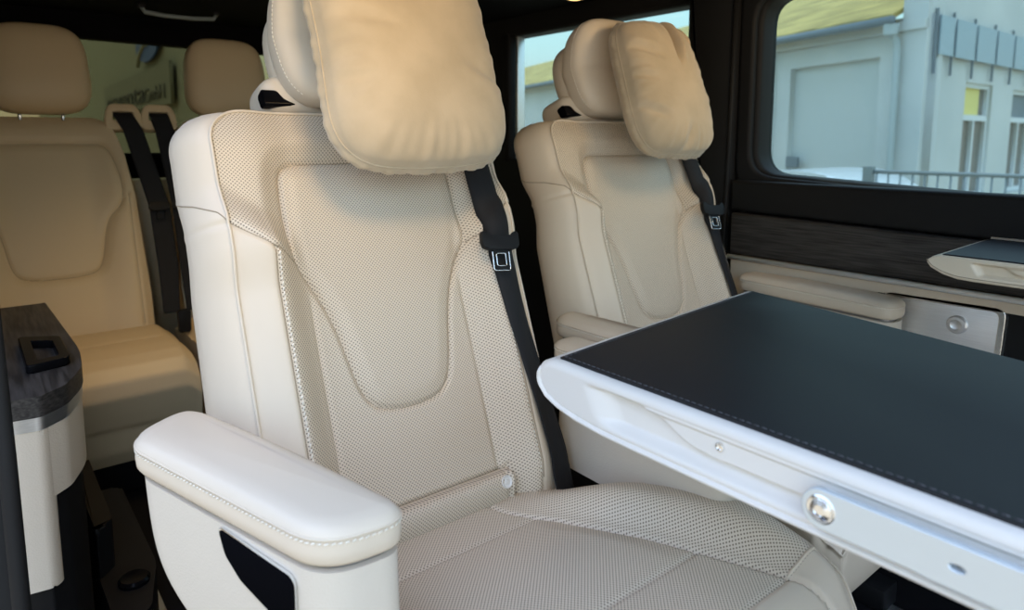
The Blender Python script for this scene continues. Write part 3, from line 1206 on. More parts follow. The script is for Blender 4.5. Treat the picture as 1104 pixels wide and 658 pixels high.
# end profile in XZ (nose to the left)
prof = [(.3655, TT - .001), (.352, TT - .003), (.340, TT - .009), (.3325, TT - .020), (.3315, TT - .030), (.337, TT - .042), (.350, TT - .054), (.372, TT - .062), (.404, TT - .068), (.45, TT - .0715), (.494, TB)]
bot = [(TX1, TB), (TX1, TT - .001)]
outline = prof + bot


def side_y(x, z):
    """scooped recess, raised inner panel and seam above the rolled lower lip of the side face"""
    x = np.asarray(x, float); z = np.asarray(z, float)
    s = x - (TT - z) * .55          # slanted coordinate of the scoop edges
    band = ss(.0, .012, z - (TB + .013)) * ss(.0, .008, (TT - .012) - z)
    r = ss(.405, .452, s) * band
    pan = ss(.0, .006, s - .498) * ss(.0, .005, z - (TB + .027 + .022 * np.exp(-((x - .52) / .035) ** 2))) * ss(.0, .005, (TT - .013) - z)
    y = .013 * r - .009 * pan
    d, _ = polydist(np.atleast_1d(x), np.atleast_1d(z), prof[3:] + [(TX1, TB)], closed=False)
    d = d.reshape(np.shape(x))
    y = y + .0022 * np.exp(-((d - .0085) / .0013) ** 2) - .002 * np.exp(-((d - .004) / .004) ** 2)
    return y


# shell: top skin, side skin (near), far side, underside as one loft
bm = bmesh.new()
pp = resample(prof, .004)
left = [tuple(p) for p in pp]
# near side skin grid between upper and lower outline
def zrange(x):
    top = TT - .001
    P = np.array(prof)
    if x < P[4, 0] + 1e-6: return (P[4, 1], P[4, 1])
    up = P[:5][::-1]; lo = P[4:]
    zt = np.interp(x, up[:, 0], up[:, 1]) if x < .3655 else top
    zb = np.interp(x, lo[:, 0], lo[:, 1]) if x < .494 else TB
    return (zb, zt)
xs_ = np.concatenate([.3315 + .04 * (1 - np.cos(np.linspace(0, math.pi / 2, 26))), np.linspace(.3735, .75, 190), np.linspace(.76, TX1, 40)])
nz = 60
V_, F_ = [], []
for x in xs_:
    zb, zt = zrange(x)
    for k in range(nz + 1):
        t = k / nz
        z = zb + (zt - zb) * t
        edge = 0.0                      # rolled edges
        for e, rr in ((zt - z, .011), (z - zb, .006), (max(0.0, x - .3315), .006)):
            if e < rr: edge = max(edge, rr - math.sqrt(max(0, rr * rr - (rr - e) ** 2)))
        V_.append(table_warp((x, -.012 + edge + float(side_y(x, z)), z)) - TLOC)
for i in range(len(xs_) - 1):
    for k in range(nz):
        p = i * (nz + 1) + k
        F_.append((p, p + nz + 1, p + nz + 2, p + 1))
nV = len(V_)
# far copy of the outline and a skin joining the two
strip = []
for i, x in enumerate(xs_): strip.append(i * (nz + 1) + nz)          # top edge
low_ = [i * (nz + 1) for i in range(len(xs_))]                        # bottom edge
for edge_ids, flip in ((strip, False), (low_, True)):
    cols = [edge_ids]
    for yy in (.10, .25, .40, .54):
        cur = []
        for i, x in enumerate(xs_):
            zb, zt = zrange(x)
            V_.append(table_warp((x, yy, zb if flip else zt)) - TLOC); cur.append(len(V_) - 1)
        cols.append(cur)
    for A_, B_ in zip(cols[:-1], cols[1:]):
        for i in range(len(xs_) - 1):
            q = (A_[i], B_[i], B_[i + 1], A_[i + 1])
            F_.append(q[::-1] if flip else q)
    if flip: lowfar = cols[-1]
    else: topfar = cols[-1]
for i in range(len(xs_) - 1):
    F_.append((topfar[i], lowfar[i], lowfar[i + 1], topfar[i + 1]))
shell = pyobj('table_shell', V_, F_, M['shell'], table)
shell.data.set_sharp_from_angle(angle=math.radians(50))
def table_top_frame(a, b, d):
    return table_warp((a, b, TT - .001 + d)) - TLOC


tt = []
ring = [(.3665, -.001), (.45, -.001), (.55, -.001), (.7, -.001), (.9, -.001), (1.1, -.001), (TX1 - .01, -.001), (TX1 - .01, .52), (1.1, .525), (.9, .53), (.7, .53), (.55, .53), (.45, .53), (.3665, .53), (.3665, .35), (.3665, .2), (.3665, .1)]
top = prism('table_top', ring, table_top_frame, .003, M['tabletop'], table, .0015, 2)
top['label'] = 'black leather table surface'
bm = bmesh.new()
bm_stitch(bm, [table_warp((x, .004, TT + .0024)) - TLOC for x in np.linspace(.37, TX1 - .02, 200)], .005, .003, .0006)
bm_stitch(bm, [table_warp((.372, y, TT + .0024)) - TLOC for y in np.linspace(.005, .52, 100)], .005, .003, .0005)
bm_obj('stitching', bm, M['table_thread'], top, smooth=True)
# small bolt and pivot arm on the near side
def side_pt(x, z, d=0):
    return table_warp((x, -.012 + float(side_y(x, z)) - d, z)) - TLOC
lathe('bolt', [(0, 0), (.0050, 0), (.0050, .0015), (.0042, .0030), (.0028, .0032), (.002, .0022), (0, .0022)], axes(side_pt(.606, .7515, -.0003), (0, -1, 0)), M['chrome'], table, 20)['label'] = 'small silver bolt'
af = lambda a, b, d: Vector((a, -.0185 - d, b)) - TLOC
armpts = [(.7165 - .0165 * math.cos(t) * 1.0, .7410 + .0165 * math.sin(t)) for t in np.linspace(-math.pi / 2, math.pi / 2, 14)] + [(TX1 + .05, .7575), (TX1 + .05, .7235), (.80, .7235), (.79, .7245)]
slot = [(.8185 + .0065 * math.cos(t), .7405 + .0036 * math.sin(t)) for t in np.linspace(0, 2 * math.pi, 18, endpoint=False)]
arm = plate('hinge_arm', armpts, [slot], .005, lambda a, b, d: af(a, b, d + .0025), M['arm'], table, .0012)
arm['label'] = 'silver hinge arm'
lathe('pivot_bolt', [(0, .0), (.0125, .0), (.0125, .0015), (.0115, .0022), (.0095, .0016), (.0090, .0026), (.0050, .0046), (.0046, .0032), (0, .0030)], axes(af(.7165, .741, .0052), (0, -1, 0)), M['chrome'], arm, 28)
for k in range(2):
    lathe('pivot_spacer', [(0, 0), (.011, 0), (.011, .009), (0, .009)], axes(side_pt((.7165, 1.1)[k], .741, -.002), (0, -1, 0)), M['alu'], arm, 20)
box('pedestal', (-.06, -.05, .0), (.22, .16, .712), M['black'], table, .02)
box('pedestal_foot', (-.12, -.10, .0), (.30, .22, .03), M['black'], table, .01)

# ---- second, wall mounted table leaf at the far side
lf = empty('wall_table_leaf', (.75, WALL_Y - .15, .80))
tag(lf, 'cream edged black table leaf folded out from the far window wall', 'table leaf')
LL = Vector((.75, WALL_Y - .15, .80))
LT, LB = .832, .789
lx = lambda p: Vector(p) - LL
LX1 = 1.35
lprof = [(x + (.016 if x < .6 else 0), z) for x, z in [(.470, LT), (.458, LT - .003), (.449, LT - .010), (.4475, LT - .016), (.455, LT - .026), (.475, LT - .036), (.500, LT - .042), (.53, LB), (LX1, LB), (LX1, LT)]]
ly0 = .865
def lside(x, z):
    s = x - (LT - z) * .55
    band = ss(0, .006, z - (LB + .010)) * ss(0, .005, LT - .007 - z)
    pan = ss(.572, .580, s) * ss(0, .006, z - (LB + .016 + .018 * np.exp(-((x - .58) / .02) ** 2)))
    return .010 * float(ss(.532, .542, s) * band) - .006 * float(pan * band)
V_, F_ = [], []
lxs = np.concatenate([.4635 + .03 * (1 - np.cos(np.linspace(0, math.pi / 2, 14))), np.linspace(.497, .75, 80), np.linspace(.76, LX1, 20)])
def lzr(x):
    P = np.array(lprof[:8])
    up_ = P[:4][::-1]; lo_ = P[3:]
    return (np.interp(x, lo_[:, 0], lo_[:, 1]), np.interp(x, up_[:, 0], up_[:, 1]))
nz = 24
for x in lxs:
    zb, zt = lzr(x)
    for k in range(nz + 1):
        z = zb + (zt - zb) * k / nz
        e = min(zt - z, z - zb)
        rr = .004
        ed = rr - math.sqrt(max(0, rr * rr - max(0, rr - e) ** 2)) if e < rr else 0
        V_.append(lx((x, ly0 + ed + lside(x, z), z)))
for i in range(len(lxs) - 1):
    for k in range(nz):
        p = i * (nz + 1) + k
        F_.append((p, p + nz + 1, p + nz + 2, p + 1))
nb = len(V_)
far_t, far_b = [], []
for x in lxs:
    zb, zt = lzr(x)
    sh = -.012
    V_.append(lx((x + sh * (x < .5), WALL_Y - .012, zt))); far_t.append(len(V_) - 1)
    V_.append(lx((x + sh * (x < .5), WALL_Y - .012, zb))); far_b.append(len(V_) - 1)
for i in range(len(lxs) - 1):
    a0, a1 = i * (nz + 1), (i + 1) * (nz + 1)
    F_.append((a0 + nz, far_t[i], far_t[i + 1], a1 + nz))
    F_.append((a0, a1, far_b[i + 1], far_b[i]))
    F_.append((far_t[i], far_b[i], far_b[i + 1], far_t[i + 1]))
lsh = pyobj('leaf_shell', V_, F_, M['shell_cream'], lf)
lsh.data.set_sharp_from_angle(angle=math.radians(45))
tube('edge_bead', [lx((p[0], ly0 + .0005, p[1] + .006)) for p in resample(lprof[3:9], .008)], .0011, M['seam'], lsh, 6)
ltp = prism('leaf_top', [(.488, ly0 + .006), (LX1 - .01, ly0 + .006), (LX1 - .01, WALL_Y - .03), (.476, WALL_Y - .03)], lambda a, b, d: lx((a, b, LT - .0005 + d)), .003, M['tabletop'], lf, .001, 1)
tube('leaf_rim', [lx((.476, WALL_Y - .022, LT + .002)), lx((LX1 - .01, WALL_Y - .022, LT + .002))], .004, M['shell'], lf, 8)

# ---- aluminium speaker panel low on the far wall
spk = empty('speaker_panel', (.40, WALL_Y, .64))
tag(spk, 'brushed silver speaker grille with round knob set into the far wall', 'speaker panel')
SL = Vector((.40, WALL_Y, .64))
sf = lambda y: (lambda a, b, d: Vector((a, y - d, b)) - SL)
gp = prism('grille_plate', rounded([(.27, .53), (.510, .53), (.516, .682), (.27, .678)], [.01, .02, .02, .01], 6), sf(WALL_Y), .030, M['alu'], spk, .005, 3)
fr_ = plate('chrome_frame', rounded([(.268, .528), (.512, .528), (.518, .685), (.268, .681)], .02, 6), [rounded([(.274, .534), (.503, .534), (.509, .677), (.274, .673)], .018, 6)], .006, sf(WALL_Y - .030), M['chrome'], spk, .002)
knob = lathe('tweeter_knob', [(0, 0), (.021, 0), (.021, .006), (.018, .010), (.012, .0105), (.008, .008), (0, .007)], axes(Vector((.428, WALL_Y - .030, .632)) - SL, (0, -1, 0)), M['alu'], spk, 28)

# ================================================================== NEAR SIDE PANEL (left foreground)
npn = empty('side_panel', (-.60, -.52, 0))
tag(npn, 'cream side trim panel with dark wood ledge at the left edge of the photo', 'side panel')
NP = Vector((-.60, -.52, 0))
nl = lambda a, b, d: Vector((a, b, d)) - NP
foot = [(-.40, -.62), (-.345, -.545), (-.338, -.500), (-.375, -.462), (-.46, -.428), (-.58, -.418), (-1.10, -.43), (-1.10, -.62)]
footc = rounded(foot, [.0, .006, .008, .012, .04, .05, 0, 0], 6)
front_ = rounded([(-.42, -.62), (-.345, -.545), (-.338, -.500), (-.352, -.487), (-.42, -.487)], [0, .006, .010, .008, 0], 6)
def slab(name, ol, z0, z1, m, par, bev=.004, seg=3):
    return prism(name, ol, lambda a, b, d: nl(a, b, z0 + d), z1 - z0, m, par, bev, seg)
def grow(ol, d):
    P = np.array(ol); T = np.roll(P, -1, 0) - np.roll(P, 1, 0)
    T /= np.linalg.norm(T, axis=1)[:, None] + 1e-9
    N = np.stack([T[:, 1], -T[:, 0]], 1)
    if np.sum((P - P.mean(0)) * N) < 0: N = -N
    return [tuple(p) for p in P + N * d]
slab('panel_body', footc, .455, .578, M['grain'], npn, .005)
slab('panel_front', grow(front_, .001), .300, .578, M['grain'], npn, .006)
slab('silver_strip', grow(footc, .002), .578, .601, M['alu'], npn, .003)
slab('panel_plinth', grow(footc, -.008), .0, .460, M['black'], npn, .004)
wl = slab('wood_ledge', grow(footc, .004), .601, .636, M['wood'], npn, .008)
bez2 = plate('pocket_bezel', rounded([(-.47, -.505), (-.49, -.440), (-.66, -.440), (-.70, -.505)], .012, 4), [rounded([(-.50, -.490), (-.51, -.453), (-.63, -.453), (-.655, -.490)], .008, 4)], .012, lambda a, b, d: nl(a, b, .644 + d), M['gloss'], npn, .002)
# black step moulding with a cup shaped pocket beside it
stp = empty('step_moulding', (-.70, -.37, 0))
tag(stp, 'black plastic moulding with a round socket cap on the floor beside the cream trim panel', 'moulding')
ST = Vector((-.70, -.37, 0))
prism('moulding_body', rounded([(-1.05, -.415), (-.42, -.405), (-.46, -.34), (-.62, -.30), (-1.05, -.30)], .02, 5), lambda a, b, d: Vector((a, b, d)) - ST, .12, M['black'], stp, .012)
prism('moulding_riser', rounded([(-1.02, -.414), (-.62, -.408), (-.66, -.372), (-1.02, -.372)], .01, 5), lambda a, b, d: Vector((a, b, .11 + d)) - ST, .12, M['black'], stp, .02)
lathe('socket_cap', [(0, 0), (.030, 0), (.031, .008), (.026, .013), (.018, .012), (0, .0105)], axes(Vector((-.57, -.352, .119)) - ST, (0, 0, 1)), M['gloss'], stp, 28)
# rubber door seal at the very edge
sp_ = [(-.30, -.582, 1.50), (-.24, -.566, 1.1), (-.20, -.5525, .82), (-.18, -.5505, .6), (-.16, -.5505, .36), (-.15, -.5505, .02)]
seal = tube('door_seal', sp_, .012, M['trim_black'], None, 10)
tag(seal, 'black rubber door seal running down the left edge of the photo', 'door seal')
v_ = []
for p in resample(sp_, .04):
    v_ += [(p[0] - .01, p[1] - .004, p[2]), (p[0] - .015, p[1] - .035, p[2]), (p[0] - .045, p[1] - .035, p[2]), (p[0] - .04, p[1] - .004, p[2])]
f_ = [(0, 1, 2, 3)]
for i in range(len(v_) // 4 - 1):
    for k in range(4):
        f_.append((i * 4 + k, i * 4 + 4 + k, i * 4 + 4 + (k + 1) % 4, i * 4 + (k + 1) % 4))
f_.append(tuple(len(v_) - 4 + k for k in (3, 2, 1, 0)))
pl_ = pyobj('door_1', v_, f_, M['trim_black'], None, smooth=False)
tag(pl_, kind='structure')
# sliding rail on the floor
for y0 in (-.30, .185, .50, .985):
    r_ = box('floor_rail', (-1.05, y0 - .012, .0), (1.5, y0 + .012, .006), M['alu'], None, .002)
    tag(r_, 'metal seat rail let into the black floor', 'rail', 'floor rails')

# ================================================================== REAR BENCH
BT = .29
BV = np.array([-math.sin(BT), 0, math.cos(BT)]); BN = np.array([math.cos(BT), 0, math.sin(BT)])


def BB(u, v, w):
    return np.array([0, 0, .42]) + np.array([0, 1., 0]) * u + BV * v + BN * w


BP_R = [(0.0, .640), (.14, .640), (.165, .630), (.185, .600), (.205, .520), (.206, .44), (.190, .405), (.160, .380), (.143, .330), (.133, .260), (.120, .212), (.10, .192), (.05, .184)]
BPAN = [tuple(p) for p in chaikin([(-a, b) for a, b in BP_R[:0:-1]] + BP_R[1:] + [(0, .184)], 2)]


def bench_wf(u, v):
    a = np.abs(u)
    d, ins = polydist(np.asarray(u, float), np.asarray(v, float), BPAN)
    w = .028 * ss(.10, .215, a) * (1 - .4 * ss(.45, .7, v)) - .020 * ss(.215, .268, a)
    w = w + np.where(ins, .004, .006) * ss(0, .03, d) - .006 * np.exp(-(d / .005) ** 2)
    w = w - .0045 * np.exp(-((a - .222 - .0 * v) / .0045) ** 2) * (v < .46)
    w = w - .004 * np.exp(-((v - .43 - (a - .2) * .9) / .0045) ** 2) * ss(.19, .2, a)
    w = w - .03 * np.clip((v - .68) / .06, 0, 1) ** 2 + .02 * ss(.25, .0, v) * ss(.26, .1, a)
    return w


def bench_meshes():
    rows = np.concatenate([np.linspace(-.03, .675, 150), .68 + .06 * np.sin(np.linspace(0, math.pi / 2, 16))])
    s = np.linspace(-1, 1, 131)
    t = np.clip((rows - .66) / .08, 0, 1)
    Wd_ = np.interp(rows, [-.03, .1, .45, .6, .74], [.252, .255, .242, .222, .186]) - .06 * (1 - np.sqrt(np.maximum(0, 1 - t * t)))
    U = s[None] * Wd_[:, None]; V = np.repeat(rows[:, None], len(s), 1)
    Z = bench_wf(U, V)
    R, Cn = U.shape
    pos = np.array([0, 0, .42]) + U[..., None] * np.array([0, 1., 0]) + V[..., None] * BV + Z[..., None] * BN
    verts = list(pos.reshape(-1, 3))
    uc = (U[:-1, :-1] + U[1:, 1:]) / 2; vc = (V[:-1, :-1] + V[1:, 1:]) / 2
    d, ins = polydist(uc, vc, BPAN)
    F = [[], []]
    for i in range(R - 1):
        for j in range(Cn - 1):
            p = i * Cn + j
            F[1 if ins[i, j] else 0].append((p, p + 1, p + Cn + 1, p + Cn))
    loop = [i * Cn for i in range(R)] + [(R - 1) * Cn + j for j in range(1, Cn)] + [i * Cn + Cn - 1 for i in range(R - 2, -1, -1)]
    prev = loop
    cen = np.array([0, .3])
    for o, dw in ((.004, -.012), (.006, -.04), (.004, -.08), (-.012, -.11), (-.04, -.12)):
        cur = []
        for q in loop:
            u0, v0 = U.reshape(-1)[q], V.reshape(-1)[q]
            n = np.array([u0 * 1.6, max(0, v0 - .62) * 3]); n = n / (np.linalg.norm(n) + 1e-6)
            verts.append(BB(u0 + n[0] * o, v0 + n[1] * o, Z.reshape(-1)[q] + dw)); cur.append(len(verts) - 1)
        for k in range(len(loop) - 1):
            F[0].append((prev[k + 1], prev[k], cur[k], cur[k + 1]))
        prev = cur
    F[0].append(tuple(prev))
    verts = np.array(verts)
    out = []
    for fl in F:
        used = sorted({q for f in fl for q in f}); mp = {q: n for n, q in enumerate(used)}
        out.append((verts[used], [tuple(mp[q] for q in f) for f in fl]))
    return out


BM_ = bench_meshes()


def bench_seat(loc, label):
    root = empty('bench_seat', loc)
    tag(root, label, 'seat', 'tan seats of the rear row')
    bk = pyobj('backrest', BM_[0][0], BM_[0][1], M['bench'], root)
    pyobj('backrest_panel', BM_[1][0], BM_[1][1], M['bench'], root)
    bm = bmesh.new()
    bm_tube(bm, [BB(p[0], p[1], float(bench_wf(p[0], p[1])) + .0004) for p in resample(BPAN + [BPAN[0]], .01)], .0012, 5)
    for sg in (-1, 1):
        bm_tube(bm, [BB(sg * .222, v, float(bench_wf(sg * .222, v)) + .0004) for v in np.linspace(.0, .455, 40)], .0012, 5)
    bm_obj('seam', bm, M['seam'], bk, smooth=True)
    # cushion, with a waterfall front
    V_, F_ = [], []
    prof_ = [(-.02, -.01), (.05, .004), (.12, .008), (.20, .006), (.215, .001), (.228, .006), (.30, .008), (.37, .004), (.42, -.012), (.455, -.045), (.465, -.09), (.455, -.14), (.445, -.18), (.440, -.186), (.436, -.19), (.43, -.26), (.41, -.30)]
    pr = resample(prof_, .008)
    ys = np.linspace(-.285, .285, 60)
    for x, z in pr:
        for y in ys:
            e = float(ss(.235, .285, abs(y)))
            V_.append((x, y, .420 + z - .03 * e * e))
    n = len(ys)
    for i in range(len(pr) - 1):
        for j in range(n - 1):
            F_.append((i * n + j, (i + 1) * n + j, (i + 1) * n + j + 1, i * n + j + 1))
    i0 = len(V_)
    # closed underside and sides
    bot_ = [(x, y, .13) for x, y in ((-.02, -.285), (.40, -.285), (.40, .285), (-.02, .285))]
    F_.append(tuple([i * n for i in range(len(pr) - 1, -1, -1)]))
    F_.append(tuple([i * n + n - 1 for i in range(len(pr))]))
    cush = pyobj('seat_cushion', V_, F_, M['bench'], root)
    cush.data.set_sharp_from_angle(angle=math.radians(60))
    box('seat_base', (.02, -.25, .0), (.36, .25, .20), M['black'], root, .02)
    hd = superell('headrest', (.0, .895, .010), (.150, .148, .062), BB, M['bench'], root, (3.6, 3.6, 2.6), 22, lambda u, v, w: (u * (1 + .06 * -v / .148), v, w + .02 * v / .148))
    for u in (-.06, .06):
        tube('headrest_post', [BB(u, .70, -.02), BB(u, .78, -.005)], .006, M['chrome'], hd, 10)
    return root


bench_seat((-1.60, -.345, 0), 'rear seat at the left edge, its leather tinted tan for warm dim light, behind the wood-topped side panel')
bench_seat((-1.60, .262, 0), 'rear seat, its leather tinted tan for warm dim light, mostly hidden behind the near captain seat')

# belts hanging between the rear seats, each through a cream guide loop
def rear_belt(y0, label, lean):
    o = np.array([-1.60, y0, 0.42])
    BQ = lambda u, v, w: np.array([-1.60, y0, 0]) + BB(u, v, w)
    root = ribbon('rear_belt', [(BQ(-.032, .752, .004), BQ(.032, .752, .004)), (BQ(-.032, .735, .022), BQ(.032, .735, .022)), (BQ(-.030 + lean * .3, .68, .030), BQ(.034 + lean * .3, .68, .030)), (BQ(-.03 + lean, .40, .042), BQ(.036 + lean, .40, .042)), (BQ(-.034 + lean * 1.1, .18, .05), BQ(.03 + lean * 1.1, .18, .05)), (BQ(-.03 + lean, .02, .055), BQ(.022 + lean, .02, .055))], M['webbing'], None, .002)
    tag(root, label, 'seat belt', 'black belts between the rear seats')
    gpts = []
    ol = rounded([(-.054, .690), (.054, .690), (.051, .745), (.038, .775), (-.038, .775), (-.051, .745)], .016, 5)
    plate('belt_guide', ol, [rounded([(-.040, .715), (.040, .715), (.036, .758), (-.036, .758)], .010, 5)], .030, lambda a, b, d: Vector(BQ(a, b, d)), M['bench'], root, .006)
    c = BQ(lean, .395, .048)
    g = prism('buckle_grip', rounded([(-.032, .016), (.032, .016), (.034, -.004), (.028, -.014), (-.028, -.014), (-.034, -.004)], .006, 4), lambda a, b, d: Vector(c + np.array([0, 1., 0]) * a + BV * b + BN * d), .014, M['black'], root, .004)
    tube('tongue', [Vector(c + np.array([0, 1., 0]) * a + BV * b + BN * .010) for a, b in ((-.012, -.014), (-.012, -.045), (.014, -.045), (.014, -.014))], .0025, M['brass'] if lean < .06 else M['black'], g, 6)
    return root


rear_belt(-.108, 'black rear seat belt, left of the two hanging between the rear seats', .070)
rear_belt(.006, 'black rear seat belt half hidden behind the near captain seat, with a brass-coloured tongue', .030)
bkl = empty('belt_buckle', (-1.44, -.03, .42))
tag(bkl, 'black belt buckle standing in the gap of the rear seats', 'buckle')
prism('buckle_body', rounded([(-.018, 0), (.018, 0), (.02, .075), (-.02, .075)], .006, 4), lambda a, b, d: Vector((d - .012, a, b - .01)), .022, M['black'], bkl, .004)
prism('buckle_button', rounded([(-.012, .055), (.012, .055), (.012, .078), (-.012, .078)], .003, 3), lambda a, b, d: Vector((d - .006, a, b - .01)), .010, M['trim_black'], bkl, .002)
# cream panel visible in the gap behind the belts
gap = box('trim_10', (-1.95, -.40, .05), (-1.86, 1.2, .90), M['bench'], None, .01)
tag(gap, kind='structure')

# ================================================================== small ceiling fittings
def ceiling_lamp(x, y, label, power, aim=(0, 0, -1), spread=130):
    cl = empty('ceiling_lamp', (x, y, 1.54))
    tag(cl, label, 'lamp', 'ceiling lamps')
    lathe('lamp_ring', [(0, 0), (.055, 0), (.055, .020), (.046, .030), (.040, .026), (0, .022)], axes((0, 0, 0), (0, 0, -1)), M['black'], cl, 28)
    lathe('lamp_lens', [(0, .022), (.037, .024), (.032, .034), (.018, .039), (0, .040)], axes((0, 0, 0), (0, 0, -1)), M['amber'], cl, 28)
    ld = bpy.data.lights.new('lamp_light', 'SPOT')
    ld.energy = power
    ld.color = (1.0, 0.68, 0.32)
    ld.spot_size = math.radians(spread)
    ld.spot_blend = 1.0
    ld.shadow_soft_size = .11
    lo = bpy.data.objects.new('lamp_light', ld)
    COL.objects.link(lo)
    lo.parent = cl
    lo.location = (0, 0, -.047)
    lo.rotation_euler = Vector(aim).to_track_quat('-Z', 'Y').to_euler()
    return cl


ceiling_lamp(-.70, 1.04, 'small amber lamp on the black ceiling behind the far seat', 1.5)
ceiling_lamp(.44, -.16, 'amber ceiling lamp above the near captain seat', 13.0, (-.93, .12, -.40))
ceiling_lamp(.34, .92, 'amber ceiling lamp above the far captain seat', 8.0, (-.93, 0, -.36))
ceiling_lamp(-.95, .0, 'amber ceiling lamp over the rear row of seats', 16.0, (-.10, 0, -1), 110)
gh = empty('grab_handle', (-1.88, .12, 1.54))
tag(gh, 'slim grey grab handle on the black ceiling at the rear', 'handle')
tube('handle_bar', [(-.0, -.13, -.012), (-.0, -.12, -.030), (0, -.05, -.036), (0, .05, -.036), (0, .12, -.030), (0, .13, -.012)], .008, M['fence'], gh, 10)
for s_ in (-1, 1):
    box('handle_mount', (-.012, s_ * .13 - .012, -.016), (.012, s_ * .13 + .012, 0), M['black'], gh, .003)

# ================================================================== OUTSIDE: the pale building, fence, car
A_ = math.radians(17.9)
KX, KY = -2.61, 9.0
GD = np.array([-math.cos(A_), math.sin(A_)])      # along the garage front, away from the corner
GN = np.array([math.sin(A_), math.cos(A_)])       # into the building
GZ0 = -.62


def GF(s, z, back=0.0):
    p = np.array([KX, KY]) + GD * s + GN * back
    return Vector((p[0], p[1], z))


bld = empty('garage_building', (KX, KY, GZ0))
tag(bld, 'pale rendered building with a mossy pitched roof seen through the far windows', 'building')
BL = Vector((KX, KY, GZ0))
gfr = lambda back: (lambda a, b, d: GF(a, b, back + d) - BL)
panel = [(.72, GZ0 + .3), (2.36, GZ0 + .3), (2.36, 2.13), (.72, 2.14)]
plate('garage_front', [(0, GZ0), (26, GZ0), (26, 2.60), (0, 2.60)], [panel], .16, gfr(.08), M['plaster'], bld)
plate('blind_door', offs(panel, .02), [], .04, gfr(.12), M['plaster2'], bld)
prism('block_end', [(.0, GZ0), (.355, GZ0), (.355, 5.2), (.0, 5.2)], gfr(-.06), .30, M['plaster'], bld)
prism('pilaster', [(2.68, GZ0), (2.98, GZ0), (2.98, 2.45), (2.68, 2.45)], gfr(-.08), .10, M['plaster'], bld)
# roof slab sloping up and back
rv = [GF(.34, 2.56, -.25) - BL, GF(26, 2.56, -.25) - BL, GF(26, 4.05, 3.4) - BL, GF(1.50, 4.05, 3.4) - BL]
rv += [v + Vector((0, 0, .07)) for v in rv]
pyobj('roof', rv, [(0, 3, 2, 1), (4, 5, 6, 7), (0, 1, 5, 4), (1, 2, 6, 5), (2, 3, 7, 6), (3, 0, 4, 7)], M['roof'], bld, smooth=False)
tube('gutter', [GF(s, 2.545, -.30) - BL for s in np.linspace(.30, 26, 10)], .055, M['gutter'], bld, 10)
prism('fascia', [(0, 2.42), (26, 2.42), (26, 2.54), (0, 2.54)], gfr(-.10), .06, M['plaster'], bld)
dp = tube('drain_pipe', [GF(.36, 2.52, -.28) - BL, GF(.38, 2.42, -.26) - BL, GF(.36, 2.30, -.15) - BL, GF(.34, 2.1, -.14) - BL, GF(.34, 1.2, -.14) - BL, GF(.33, .5, -.14) - BL, GF(.33, GZ0, -.14) - BL], .045, M['zinc'], bld, 12)
lathe('pipe_funnel', [(.03, 0), (.085, .03), (.095, .16), (.0, .16)], axes(GF(.37, 2.34, -.24) - BL, (0, 0, 1)), M['zinc'], dp, 20)
prism('vent_grid', [(2.10, .60), (2.34, .60), (2.34, .76), (2.10, .76)], gfr(-.03), .04, M['gutter'], bld)
box('block_side', (KX - .315, KY + .12, GZ0), (KX - .27, 19, 5.2), M['plaster'], bld, mtx=Matrix.Translation(-BL))
# right hand block, facing along the van
rb = lambda dx: (lambda a, b, d: Vector((KX + dx - d, a, b)) - BL)
win1 = [(10.33, .20), (11.40, .20), (11.40, 1.82), (10.33, 1.82)]
win2 = [(12.33, .20), (13.40, .20), (13.40, 1.80), (12.33, 1.80)]
plate('block_front', [(8.98, GZ0), (19, GZ0), (19, 5.2), (8.98, 5.2)], [win1, win2], .10, rb(-.05), M['plaster'], bld)
for q in (win1, win2):
    (y0, z0), (y1, z1) = q[0], q[2]
    wfm = plate('window', [(y0, z0), (y1, z0), (y1, z1), (y0, z1)], [[(y0 + .06, z0 + .06), ((y0 + y1) / 2 - .03, z0 + .06), ((y0 + y1) / 2 - .03, 1.30), (y0 + .06, 1.30)], [((y0 + y1) / 2 + .03, z0 + .06), (y1 - .06, z0 + .06), (y1 - .06, 1.30), ((y0 + y1) / 2 + .03, 1.30)], [(y0 + .06, 1.38), (y1 - .06, 1.38), (y1 - .06, z1 - .06), (y0 + .06, z1 - .06)]], .06, rb(-.07), M['winframe'], bld)
    plate('pane', [(y0, z0), (y1, z0), (y1, 1.34), (y0, 1.34)], [], .02, rb(-.10), M['winglass'], wfm)
    if q is win1:
        plate('blind', [(y0, 1.34), (y1 - .25, 1.34), (y1 - .25, z1), (y0, z1)], [], .02, rb(-.10), M['winglow'], wfm)
        plate('pane', [(y1 - .25, 1.34), (y1, 1.34), (y1, z1), (y1 - .25, z1)], [], .02, rb(-.10), M['winglass'], wfm)
    else:
        plate('pane', [(y0, 1.34), (y1, 1.34), (y1, z1), (y0, z1)], [], .02, rb(-.10), M['gutter'], wfm)
    prism('window_sill', [(y0 - .08, z0 - .06), (y1 + .08, z0 - .06), (y1 + .08, z0), (y0 - .08, z0)], rb(.10), .12, M['plaster2'], bld)
cn = empty('glass_canopy', (KX + .2, 9.0, 1.8))
tag(cn, 'row of blue-grey glass panes on dark uprights high on the pale building', 'canopy')
CN = Vector((KX + .2, 9.0, 1.8))
ub = [9.06, 9.60, 10.36, 11.16, 11.94, 12.75, 13.6, 14.5]
for y in ub:
    box('upright', (KX + .03, y - .012, 1.86), (KX + .06, y + .012, 2.66), M['gutter'], cn, mtx=Matrix.Translation(-CN))
for y0, y1 in zip(ub[:-1], ub[1:]):
    box('glass_pane', (KX + .06, y0 + .05, 2.10), (KX + .08, y1 - .04, 2.58), M['canopy'], cn, mtx=Matrix.Translation(-CN))
